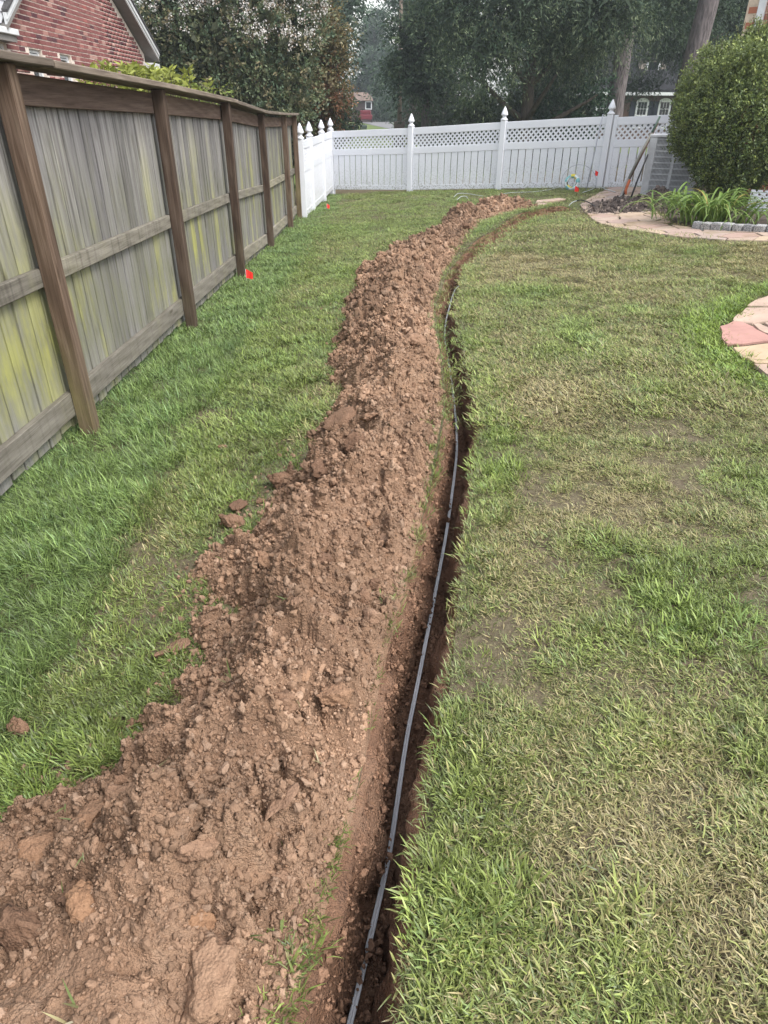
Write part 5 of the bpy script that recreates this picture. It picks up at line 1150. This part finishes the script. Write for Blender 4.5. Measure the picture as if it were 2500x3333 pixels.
    x, y = 11.30, 29.6; t = tree('bare_trunk', 'greyish leaning pine trunk behind the round shrub', 'tree', x, y); trunk(t, [(x - .15, y, g(x, y)), (x, y, 3), (x + .45, y, 11)], .40, .28, BARK, [], 6, n=16)
    crown('crown', t, [((x + .5, y, 12.5), (3, 3, 2.0))], 500, 12, 1.0, .16, .3, DK, NEEDLE, 216, .3)
    for i, (px, Y, tk, lab) in enumerate(((1545, 41, .13, 'slim dark trunk in the shade left under the big evergreen'), (1722, 37, .16, 'dark trunk under the middle of the big evergreen'), (2170, 40, .2, 'dark trunk left of the leaning pine trunk'), (1640, 44, .12, 'thin far trunk between the shaded bushes'))):
        p = aty(px, 380, Y); t = tree('shaded_trunk', lab, 'tree', p[0], Y); trunk(t, [(p[0], Y, g(p[0], Y)), (p[0] + .1, Y, 3), (p[0] + .3, Y, 9)], tk, tk * .6, DARKBARK, [(.5, 1, 0, .6, 2), (.7, -1, 0, .6, 2)], 20 + i); crown('crown', t, [((p[0] + .3, Y, 8.5), (2, 2, 1.8))], 260, 12, .9, .15, .3, DK, NEEDLE, 230 + i, .3)
    # bushes beyond the fence
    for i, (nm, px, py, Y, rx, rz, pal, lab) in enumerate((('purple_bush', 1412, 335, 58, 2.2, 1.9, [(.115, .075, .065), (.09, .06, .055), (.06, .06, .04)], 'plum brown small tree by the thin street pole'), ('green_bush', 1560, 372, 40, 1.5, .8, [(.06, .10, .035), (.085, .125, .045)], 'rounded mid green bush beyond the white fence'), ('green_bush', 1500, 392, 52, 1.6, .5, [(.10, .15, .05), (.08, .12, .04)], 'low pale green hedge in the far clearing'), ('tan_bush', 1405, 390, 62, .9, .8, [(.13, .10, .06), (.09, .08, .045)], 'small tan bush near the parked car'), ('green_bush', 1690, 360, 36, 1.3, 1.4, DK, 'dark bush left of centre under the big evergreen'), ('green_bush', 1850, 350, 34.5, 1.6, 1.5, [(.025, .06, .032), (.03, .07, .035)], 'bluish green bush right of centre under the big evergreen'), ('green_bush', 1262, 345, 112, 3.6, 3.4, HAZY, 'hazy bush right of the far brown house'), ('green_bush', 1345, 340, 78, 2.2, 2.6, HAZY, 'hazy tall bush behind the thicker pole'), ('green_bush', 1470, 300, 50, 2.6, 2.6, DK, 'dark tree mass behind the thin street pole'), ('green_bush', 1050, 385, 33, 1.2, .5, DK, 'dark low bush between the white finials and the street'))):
        p = aty(px, py, Y); t = tree(nm, lab, 'bush', p[0], Y); b = g(p[0], Y); trunk(t, [(p[0], Y, b), (p[0], Y, b + .5), (p[0], Y, p[2])], .07, .02, DARKBARK, [], 40 + i, 'stem', 6)
        crown('crown', t, [((p[0], Y, p[2]), (rx, rx * .8, rz)), ((p[0] + rx * .4, Y, p[2] - rz * .3), (rx * .6, rx * .6, rz * .7)), ((p[0] - rx * .3, Y, (p[2] + b) / 2), (rx * .8, rx * .6, abs(p[2] - b) * .6 + .2))], 560, 12, .25 + rx * .22, .09 + Y * .0016, .42, pal, LEAF, 240 + i, .25, .3, .2)
    # far wood: one mass closing the horizon
    o_ = bpy.data.objects.new('far_wood', None); r = np.random.default_rng(17); el = []
    for k in range(120):
        a = r.uniform(-1.25, 1.25); d = r.uniform(85, 150); xx, yy = d * math.sin(a), d * math.cos(a)
        if -14 < xx < 6 and yy > 0: h = r.uniform(2.0, 3.6); yy = max(yy, 125)
        else: h = r.uniform(7, 13)
        el.append(((xx, yy, -.7 + h * .75), (r.uniform(3, 6), r.uniform(3, 5), h)))
    class L0: location = (0, 0, 0)
    t = bpy.data.objects.new('tmp', None)
    o = crown('far_wood', t, el, 9000, 11, 2.4, .8, .55, [(.03, .05, .028), (.045, .068, .035), (.06, .085, .045)], NEEDLE, 300, .4, .5, .1); o.parent = None; bpy.data.objects.remove(t)
    tag(o, 'hazy distant wood closing the view behind the houses', 'wood', kind='stuff')
build_trees()

# ------------------------------------------------------------------ far buildings and street
def bt(px, py, Y): return aty(px, py, Y)
def brick_tex(name, a, b, mortar, sc):
    t = NT(name); q = t.n('TexBrick'); t.l(t.mapping(t.pos(), (1, 1, 1), rot=(R(90), 0, 0)), q.inputs[0]); q.inputs['Color1'].default_value = (*a, 1); q.inputs['Color2'].default_value = (*b, 1); q.inputs['Mortar'].default_value = (*mortar, 1)
    q.inputs['Scale'].default_value = sc; q.inputs['Mortar Size'].default_value = .012; q.inputs['Brick Width'].default_value = .4; q.inputs['Row Height'].default_value = .14; return t.done(q.outputs[0], .9, spec=.2)
FARBRICK = brick_tex('far_brick', (.115, .062, .046), (.085, .048, .04), (.16, .125, .10), 2.0)
SHUTTER = plain('navy_shutter', (.015, .02, .035), .6)
def build_far():
    Y = 60.0; g = gzf(22, 60); h = thing('far_house', 'dark brick house with arched white windows and dormer glimpsed under the trees', 'house', (20, Y, g))
    W_(MB().box(12.5, 31, Y, Y + 9, g - .3, 2.72), 'wall', FARBRICK, h)
    W_(MB().hexa([(12, Y - .5, 2.95), (31.5, Y - .5, 2.95), (31.5, Y + 4.5, 7.2), (12, Y + 4.5, 7.2), (12, Y - .5, 3.1), (31.5, Y - .5, 3.1), (31.5, Y + 4.5, 7.35), (12, Y + 4.5, 7.35)]), 'roof', plain('dark_roof', (.028, .028, .031), .95, .1, var=.3, scale=3), h)
    W_(MB().box(12, 31.5, Y - .62, Y - .5, 2.73, 2.93), 'gutter', TRIM, h); W_(MB().box(12, 31.5, Y - .498, Y + .2, 2.73, 2.90), 'soffit', SOFFIT, h)
    for x0, x1 in ((19.19, 20.13), (20.91, 21.85), (16.1, 17.04), (23.6, 24.5)):
        fr = MB().box(x0, x0 + .13, Y - .08, Y - .003, .55, 2.3).box(x1 - .13, x1, Y - .08, Y - .003, .55, 2.3).box(x0 + .13, x1 - .13, Y - .08, Y - .003, 1.38, 1.46).box(x0 + .13, x1 - .13, Y - .08, Y - .003, .55, .65)
        m = 10; arch = [(x0 + (x1 - x0) * (.5 - .5 * math.cos(math.pi * k / m)), Y - .003, 2.301 + .27 * math.sin(math.pi * k / m)) for k in range(m + 1)]; fr.prism(arch, (0, -.08, 0))
        w = W_(fr, 'window', TRIM, h); W_(MB().box(x0 + .13, x1 - .13, Y - .04, Y - .012, .65, 1.38).box(x0 + .13, x1 - .13, Y - .04, Y - .012, 1.46, 2.30), 'pane', DARKGLASS, w)
        mun = MB()
        for k in (1, 2): mun.box(x0 + .13 + k * .226, x0 + .15 + k * .226, Y - .05, Y - .041, 1.461, 2.299)
        mun.box(x0 + .13, x1 - .13, Y - .056, Y - .051, 1.84, 1.87); W_(mun, 'glazing_bar', TRIM, w)
        for a in (x0 - .45, x1 + .02): W_(MB().box(a, a + .42, Y - .06, Y - .004, .55, 2.35), 'shutter', SHUTTER, h)
    d = MB().box(19.3, 21.35, Y + 1.1, Y + 3.2, 3.4, 5.0); W_(d, 'dormer', plain('pale_stone', (.42, .36, .32), .9, var=.35, scale=6), h); W_(MB().prism([(19.1, Y + .95, 5.0), (21.55, Y + .95, 5.0), (20.32, Y + .95, 5.9)], (0, 2.6, 0)), 'dormer_roof', SHINGLE, h)
    fr = MB().box(19.78, 19.93, Y + 1.02, Y + 1.09, 3.5, 4.9).box(20.72, 20.87, Y + 1.02, Y + 1.09, 3.5, 4.9).box(19.93, 20.72, Y + 1.02, Y + 1.09, 4.1, 4.22); w = W_(fr, 'window', TRIM, h); W_(MB().box(19.93, 20.72, Y + 1.05, Y + 1.095, 3.5, 4.1).box(19.93, 20.72, Y + 1.05, Y + 1.095, 4.22, 4.9), 'pane', DARKGLASS, w)
    f = thing('house_flag', 'striped red and white flag hanging on an angled pole at the far house', 'flag', (21.75, Y - .1, 1.55))
    W_(MB().tube([(21.75, Y - .06, 1.55), (22.55, Y - .9, 2.75)], .025, 6), 'pole', TRIM, f)
    RED = plain('flag_red', (.42, .03, .04), .7); WH = plain('flag_white', (.62, .60, .60), .7); NV = plain('flag_navy', (.02, .03, .10), .7)
    for k in range(9):
        V = []
        for i in range(7):
            u = i / 6; top = np.array([21.95 + .55 * (k / 9), Y - .27 - .58 * (k / 9), 1.85 + .83 * (k / 9)]); t2 = np.array([21.95 + .55 * ((k + 1) / 9), Y - .27 - .58 * ((k + 1) / 9), 1.85 + .83 * ((k + 1) / 9)]); dn = np.array([.10 * math.sin(u * 3), .05 * math.sin(u * 5 + k), -1.0 * u]); V += [top + dn, t2 + dn]
        o = W_(MB().add(V, [(2 * i, 2 * i + 1, 2 * i + 3, 2 * i + 2) for i in range(6)]), 'stripe', RED if k % 2 == 0 else WH, f); o.modifiers.new('t', 'SOLIDIFY').thickness = .01
    # brown house down the street
    Y = 110.; g = gzf(-4, Y); h = thing('far_house', 'dark brown house with light mansard roof far down the street', 'house', (-4.5, Y, g)); br = plain('brown_siding', (.075, .048, .042), .9, var=.2, scale=3)
    W_(MB().box(-9, -2.0, Y, Y + 8, g - .3, 2.95), 'wall', br, h)
    W_(MB().prism([(-9.3, Y - .4, 2.96), (-1.85, Y - .4, 2.96), (-2.15, Y - .2, 3.55), (-2.7, Y, 3.95), (-8.6, Y, 3.95), (-9.1, Y - .2, 3.55)], (0, 8.5, 0)), 'roof', plain('tan_roof', (.24, .175, .15), .9, var=.2, scale=2), h)
    for x0, z0, z1 in ((-2.95, 1.9, 2.9), (-5.6, 1.9, 2.9)):
        w = W_(MB().box(x0, x0 + .14, Y - .1, Y - .003, z0, z1).box(x0 + .8, x0 + .94, Y - .1, Y - .003, z0, z1).box(x0 + .14, x0 + .8, Y - .1, Y - .003, z0, z0 + .12).box(x0 + .14, x0 + .8, Y - .1, Y - .003, z1 - .12, z1), 'window', TRIM, h); W_(MB().box(x0 + .14, x0 + .8, Y - .05, Y - .012, z0 + .12, z1 - .12), 'pane', DARKGLASS, w)
    p = thing('red_bin', 'small red car shape parked by the far brown house', 'vehicle', (-2.9, Y - 4, gzf(-2.9, Y - 4)))
    bevel(W_(MB().box(-3.7, -1.9, Y - 6, Y - 2.2, gzf(-2.9, Y - 4) + .35, gzf(-2.9, Y - 4) + .95).box(-3.5, -2.1, Y - 5.2, Y - 3, gzf(-2.9, Y - 4) + .951, gzf(-2.9, Y - 4) + 1.45), 'body', plain('red_paint', (.15, .012, .02), .4), p), .12, 3)
    for sx in (-3.72, -2.02):
        for yy in (Y - 5.3, Y - 3): W_(MB().tube([(sx, yy, gzf(-2.9, yy) + .33), (sx + .15, yy, gzf(-2.9, yy) + .33)], .33, 14), 'wheel', BLACKP, p)
    p.name = 'parked_car'
    # road
    c = catmull([(16, 38), (8, 62), (3.0, 85), (-.5, 108), (-3.5, 130)], 60); w = np.linspace(3.4, 3.6, 60); T = np.gradient(c, axis=0); T /= np.linalg.norm(T, axis=1)[:, None]; N = np.c_[-T[:, 1], T[:, 0]]; V = []; F = []; k = 7
    for i in range(60):
        for j in range(k):
            q = c[i] + N[i] * w[i] * (j / (k - 1) * 2 - 1); V.append((q[0], q[1], gzf(*q) + .03))
    F = [(i * k + j, (i + 1) * k + j, (i + 1) * k + j + 1, i * k + j + 1) for i in range(59) for j in range(k - 1)]
    F = [f[::-1] for f in F] if np.cross(np.array(V[k]) - np.array(V[0]), np.array(V[1]) - np.array(V[0]))[2] > 0 else F
    tag(obj('road', pymesh('road', V, F), plain('asphalt', (.20, .195, .20), .9, .2, var=.15, scale=1.5)), 'grey street beyond the white fence', kind='structure')
    # poles
    x, Y = aty(1287, 380, 52)[0], 52.; g = gzf(x, Y); t = thing('utility_pole', 'brown wooden pole with dark boxed base beyond the white fence', 'pole', (x, Y, g))
    W_(MB().tube([(x, Y, g), (x, Y, 7.5)], [.16, .12], 10), 'pole', bark_mat('pole_wood', (.09, .07, .055), (.20, .16, .13)), t, True); q = W_(MB().box(x - .36, x + .34, Y - .35, Y + .35, g - .2, 1.02), 'base_box', plain('brown_box', (.085, .065, .06), .8, var=.3, scale=3), t); bevel(q, .03)
    x, Y = aty(1372, 380, 66)[0], 66.; g = gzf(x, Y); t = thing('street_pole', 'thin grey street pole right of the wooden pole', 'pole', (x, Y, g)); W_(MB().tube([(x, Y, g), (x, Y, 4.6)], [.075, .06], 8), 'pole', CONDUIT, t, True); W_(MB().box(x - .12, x + .12, Y - .12, Y + .12, g, g + .08), 'base_plate', STEEL, t)
    # mailboxes
    for px, Y, col, lab in ((1136, 66, (.03, .045, .04), 'dark green mailbox on a black post across the street'), (1168, 78, (.05, .07, .06), 'farther mailbox beyond the dark green one')):
        x = aty(px, 405, Y)[0]; g = gzf(x, Y); t = thing('mailbox', lab, 'mailbox', (x, Y, g)); zt = aty(px, 407, Y)[2]
        W_(MB().box(x - .30, x - .19, Y - .06, Y + .06, g - .1, zt + .12), 'post', BLACKP, t); W_(MB().box(x - .185, x + .35, Y - .05, Y + .05, zt - .42, zt - .34), 'bracket', BLACKP, t)
        m = 8; pr = [(x - .15, Y - .16, zt - .33), (x - .15, Y + .16, zt - .33)] + [(x - .15, Y + .16 * math.cos(math.pi * k / m), zt - .14 + .14 * math.sin(math.pi * k / m)) for k in range(m + 1)]; W_(MB().prism(pr, (.56, 0, 0)), 'box', plain('mailbox_paint', col, .5), t)
    # dark car whose roof shows above the fence
    x, Y = 3.75, 84.; g = gzf(x, Y); t = thing('parked_car', 'dark car parked on the street with only its roof showing', 'car', (x, Y, g)); cp = plain('dark_paint', (.035, .04, .045), .25, .5)
    def cs(w, pts): return [(x + s * w, y_, z_) for s in (-1, 1) for y_, z_ in pts]
    low = MB().hexa([(x - .85, Y - 2.1, g + .3), (x + .85, Y - 2.1, g + .3), (x + .85, Y + 2.2, g + .3), (x - .85, Y + 2.2, g + .3), (x - .82, Y - 2.05, g + .95), (x + .82, Y - 2.05, g + .95), (x + .82, Y + 2.1, g + .9), (x - .82, Y + 2.1, g + .9)]); bevel(W_(low, 'body', cp, t), .1, 3)
    cab = MB().hexa([(x - .78, Y - 1.95, g + .951), (x + .78, Y - 1.95, g + .951), (x + .78, Y + 1.0, g + .951), (x - .78, Y + 1.0, g + .951), (x - .62, Y - 1.6, g + 1.45), (x + .62, Y - 1.6, g + 1.45), (x + .62, Y + .4, g + 1.45), (x - .62, Y + .4, g + 1.45)]); cb = W_(cab, 'cabin', cp, t); bevel(cb, .05, 2)
    W_(MB().hexa([(x - .64, Y - 1.935, g + 1.0), (x + .64, Y - 1.935, g + 1.0), (x + .64, Y - 1.85, g + 1.0), (x - .64, Y - 1.85, g + 1.0), (x - .55, Y - 1.66, g + 1.40), (x + .55, Y - 1.66, g + 1.40), (x + .55, Y - 1.6, g + 1.40), (x - .55, Y - 1.6, g + 1.40)]), 'rear_window', plain('car_glass', (.12, .14, .16), .08, .6), cb)
    for s in (-1, 1):
        W_(MB().tube([(x + s * .6, Y - 1.4, g + 1.50), (x + s * .6, Y + .2, g + 1.50)], .025, 6), 'roof_rail', STEEL, t)
        for yy in (Y - 1.35, Y + 1.4): W_(MB().tube([(x + s * .87, yy, g + .33), (x + s * .68, yy, g + .33)], .33, 14), 'wheel', BLACKP, t)
build_far()

# ------------------------------------------------------------------ misty air
def build_haze():
    o = MB().box(-235, 235, -66, 610, -4.5, 24).build('haze', None); t = NT('haze_air'); v = t.n('VolumePrincipled'); v.inputs['Density'].default_value = .0013; v.inputs['Color'].default_value = (.80, .86, .93, 1); v.inputs['Anisotropy'].default_value = .2
    t.l(v.outputs[0], t.out.inputs['Volume']); o.data.materials.append(t.m); tag(o, 'thin bluish mist in the air around the whole place', 'haze', kind='stuff')
build_haze()

# ------------------------------------------------------------------ grass
def tuft(seed, n, rad, lmin, lmax, wid, lean, seg=3, curl=.6):
    r = np.random.default_rng(seed); V = []; F = []; Cc = []
    for i in range(n):
        a = r.uniform(0, 6.283); q = rad * math.sqrt(r.random()); px, py, pz = q * math.cos(a), q * math.sin(a), -.004; L = r.uniform(lmin, lmax); az = a + r.normal(0, 1.1) if q > .3 * rad else r.uniform(0, 6.283)
        th = abs(r.normal(lean, .22)); th = min(th, 1.52); w = wid * r.uniform(.5, 1.5); br = r.random(); dr = r.random(); side = np.array([-math.sin(az), math.cos(az)]); b = len(V)
        if lean > 1.2: pz += r.uniform(0, .022)
        for k in range(seg + 1):
            u = k / seg; ww = w * (1 - u ** 2.2) * (.75 + .25 * min(1, 3 * u)) * .5
            if k < seg: V += [(px + side[0] * ww, py + side[1] * ww, pz), (px - side[0] * ww, py - side[1] * ww, pz + ww * .5)]; Cc += [(br, dr, u)] * 2
            else: V.append((px, py, pz)); Cc.append((br, dr, u))
            px += L / seg * math.sin(th) * math.cos(az); py += L / seg * math.sin(th) * math.sin(az); pz += L / seg * math.cos(th); th += curl * r.uniform(.3, 1.2) / seg
            pz = max(pz, .003)
        for k in range(seg - 1): F.append((b + 2 * k, b + 2 * k + 1, b + 2 * k + 3, b + 2 * k + 2))
        F.append((b + 2 * seg - 2, b + 2 * seg - 1, b + 2 * seg))
    me = pymesh('tuft', V, F); vcol(me, np.array(Cc)); me.materials.append(BLADE); return me
def build_grass():
    ms = []
    for k in range(5): ms.append(tuft(400 + k, 34, .050, .018, .042, .0035, .78))            # 0 near: upright tuft
    for k in range(5): ms.append(tuft(410 + k, 42, .060, .018, .044, .0034, 1.18, curl=.35))   # 5 near: flattened clippings
    for k in range(5): ms.append(tuft(420 + k, 34, .050, .040, .078, .0030, .80, curl=1.1))    # 10 long lush blades
    for k in range(5): ms.append(tuft(430 + k, 60, .11, .022, .046, .0048, .85, 2))             # 15 middle distance upright
    for k in range(5): ms.append(tuft(440 + k, 62, .12, .022, .048, .0048, 1.2, 2, .2))        # 20 middle distance flat
    for k in range(5): ms.append(tuft(450 + k, 64, .20, .028, .052, .010, .95, 1))              # 25 far
    coll = hidden_coll('tuft', ms)
    r = np.random.default_rng(77); Ps = []; Ty = []; Sc = []; bands = [(-.9, 1.6, 1350), (1.6, 3.4, 1000), (3.4, 5.6, 450), (5.6, 9, 280), (9, 13.5, 140), (13.5, 21.3, 85)]
    X = []; Y = []; B = []
    for i, (a, b, dn) in enumerate(bands):
        x1 = 3.2 if b < 4 else (5.2 if b < 9.5 else 6.5); n = int((x1 + 1.95) * (b - a) * dn); X.append(r.uniform(-1.95, x1, n)); Y.append(r.uniform(a, b, n)); B.append(np.full(n, i))
    x = np.concatenate(X); y = np.concatenate(Y); bd = np.concatenate(B); n = len(x)
    tp = [tuple(p) for p in trench_poly]; hp = [tuple(p) for p in heap_poly]; dT = distpoly(x, y, tp); inT = inpoly(x, y, tp); dH = distpoly(x, y, hp); inH = inpoly(x, y, hp)
    dP = distpoly(x, y, path_poly); inP = inpoly(x, y, path_poly); dA = distpoly(x, y, patio_poly); inA = inpoly(x, y, patio_poly); inB = inpoly(x, y, bed_poly)
    # heap cover: keep what the heap surface leaves clear
    keep = ~inT & (dT > .010) & ~((y > 8.6) & (dT < .022)) & ~inB & ~(inP & (dP > .02)) & ~(inA & (dA > .015)) & ~(inH & (dH > .06 + .05 * fbm(x * 5, y * 5, 8, 2)))
    fx, fy = -1.48, 20.44; keep &= ((x - fx) * .5 + (y - fy) * .87) < -.06          # this side of the back fence
    keep &= ~((x > 4.6) & (y > 11.0)) | (y > 15.2); keep &= ~((x > 5.0) & (y < 15.2) & (y > 8.0))
    # bare patches in the right hand lawn
    bare = fbm(x * 2.6 + 3, y * 2.6, 500, 4); right = sstep(-.1, .35, x - np.interp(y, RL[:, 1], RL[:, 0]))
    keep &= ~((bare > .74) & (right > .5) & (r.random(n) < .55) & (y < 9)); keep &= ~((bare > .47) & (right <= .5) & (x > -1.1) & (r.random(n) < .7) & (y < 6))
    x, y, bd, dT, dP, dA, dH, right, bare = (q[keep] for q in (x, y, bd, dT, dP, dA, dH, right, bare)); n = len(x)
    lush = (1 - right) * sstep(-.98, -1.22, x + .10 * fbm(y * 1.5, x, 510, 3)); 
    green_rim = np.maximum(sstep(.42, .08, dA) , .65 * sstep(.30, .05, dT) * right * sstep(.0, .3, fbm(x * 2, y * 2, 512, 3) + .22))
    patch = fbm(x * 1.15 + 9, y * 1.15, 520, 4); patch2 = fbm(x * 3.4, y * 3.4, 523, 3)
    far = sstep(8.5, 13, y)
    dry = np.clip(.50 + .60 * patch + .25 * patch2, 0, 1) * right + (1 - right) * np.clip(.16 + .45 * patch + .2 * patch2, 0, 1)
    clump = fbm(x * 6.5, y * 6.5, 526, 3) * np.clip(1.15 - y * .09, .25, 1); dry = dry - .35 * clump * right
    dry = dry * (1 - .9 * lush) * (1 - .8 * green_rim) * (1 - .35 * far); dry = np.clip(dry, 0, .92)
    c_dry = np.array([.225, .222, .085]); c_gr = np.array([.168, .222, .058]); c_lu = np.array([.160, .228, .072]); c_viv = np.array([.20, .275, .05])
    tint = c_gr + (c_dry - c_gr) * np.clip(dry * 1.1, 0, 1)[:, None]; tint = tint + (c_lu - tint) * lush[:, None]; tint = tint + (c_viv - tint) * (green_rim * .8)[:, None]
    bluish = (r.random(n) < .16)[:, None]; tint = np.where(bluish, tint * np.array([.92, 1.02, 1.22]), tint); tint = tint * r.uniform(.78, 1.25, (n, 1)) * (1 + .42 * clump + .15 * fbm(x * 2.2, y * 2.2, 530, 3))[:, None]
    flatp = np.clip(.25 + 1.0 * dry - .2 * green_rim, 0, 1) * (right * .85 + .25); flat = (r.random(n) < flatp + .18 * right) | (bare > .45)
    k5 = r.integers(0, 5, n); idx = np.where(bd <= 1, np.where(lush > .5, 10, np.where(flat, 5, 0)), np.where(bd <= 3, np.where((lush > .5) & (bd == 2), 10, np.where(flat, 20, 15)), 25)) + k5
    sc = r.uniform(.75, 1.3, n) * np.where(bd >= 4, 1.0, 1.0) * (1 + .25 * green_rim) * (1 - .25 * (flat & (bd <= 1))); sz = sc * np.where(bd >= 4, .75, 1) * (1 + .35 * lush)
    sc = sc * (1 + .26 * clump); sz = sz * (1 + .65 * clump)
    lift = .006 + .010 * clump + .018 * np.clip(fbm(x * 3.1, y * 3.1, 540, 3), -.3, 1)
    P = np.c_[x, y, gz(x, y) + lift - .004]; rot = np.c_[r.normal(0, .10, n), r.normal(0, .10, n), r.uniform(0, 6.283, n)]
    scl = np.c_[sc, sc, sz]
    # overhanging fringe along both lips, and tufts caught under the heap's edge
    ex = []; 
    for line, inner, pr in ((RL, LL, .75), (LL, RL, .30)):
        m = 420 if line is RL else 420; s = r.random(m) ** 1.7; i = (s * (len(line) - 1)).astype(int); d = inner[i] - line[i]; d /= np.linalg.norm(d, axis=1)[:, None]; ok = (r.random(m) < pr) & ~((line is RL) & (s > .62)) & ((line is RL) | (fbm(s * 55, s * 0, 550, 2) > .38) | (s > .62))
        q = line[i] - d * r.uniform(.008, .04, m)[:, None]; az = np.arctan2(d[:, 1], d[:, 0]); 
        for j in np.flatnonzero(ok): ex.append((q[j, 0], q[j, 1], gzf(*q[j]) + (.008 if line is RL else .02), .28 * d[j, 1] * -1, .28 * d[j, 0], s[j]))
    ex = np.array(ex); m = len(ex); P = np.vstack([P, ex[:, :3]]); rot = np.vstack([rot, np.c_[ex[:, 3], ex[:, 4], r.uniform(0, 6.28, m)]]); s1 = r.uniform(.45, .8, m); scl = np.vstack([scl, np.c_[s1, s1, s1]])
    idx = np.r_[idx, np.where(ex[:, 5] < .32, r.choice([0, 1, 2, 3, 4, 10, 11, 12], m), r.integers(15, 20, m))]; tint = np.vstack([tint, np.array([.17, .21, .08]) * r.uniform(.7, 1.3, (m, 1))]); dry = np.r_[dry, r.uniform(.1, .6, m)]
    # stray clippings on the heap
    m = 150; cl = []
    ok = (HZ - gz(HX, HY)) > .03; a = np.argwhere(ok); w = 1 / (1 + np.clip(HY[ok], 0, 20)) ** 2; k = r.choice(len(a), m, p=w / w.sum())
    single = tuft(470, 2, .015, .03, .06, .0036, 1.3, 3, .3); so = bpy.data.objects.new('tuft_90', single); coll.objects.link(so)
    P = np.vstack([P, np.c_[HX[ok][k], HY[ok][k], HZ[ok][k] + .004]]); rot = np.vstack([rot, np.c_[r.normal(0, .3, (m, 2)), r.uniform(0, 6.28, m)]]); scl = np.vstack([scl, np.ones((m, 3)) * r.uniform(.6, 1.1, (m, 1))]); idx = np.r_[idx, np.full(m, 30)]; tint = np.vstack([tint, np.array([.15, .19, .06]) * r.uniform(.7, 1.3, (m, 1))]); dry = np.r_[dry, r.uniform(.2, .8, m)]
    o = instancer('grass', P, rot, scl, idx, tint, coll, dry); tag(o, 'short patchy green and straw coloured grass covering the yard', 'grass', kind='stuff')
    print('GRASS', len(P))
build_grass()
print('OBJECTS', len(bpy.data.objects), 'TRIS', sum(len(m.loops) - 2 * len(m.polygons) for m in bpy.data.meshes))
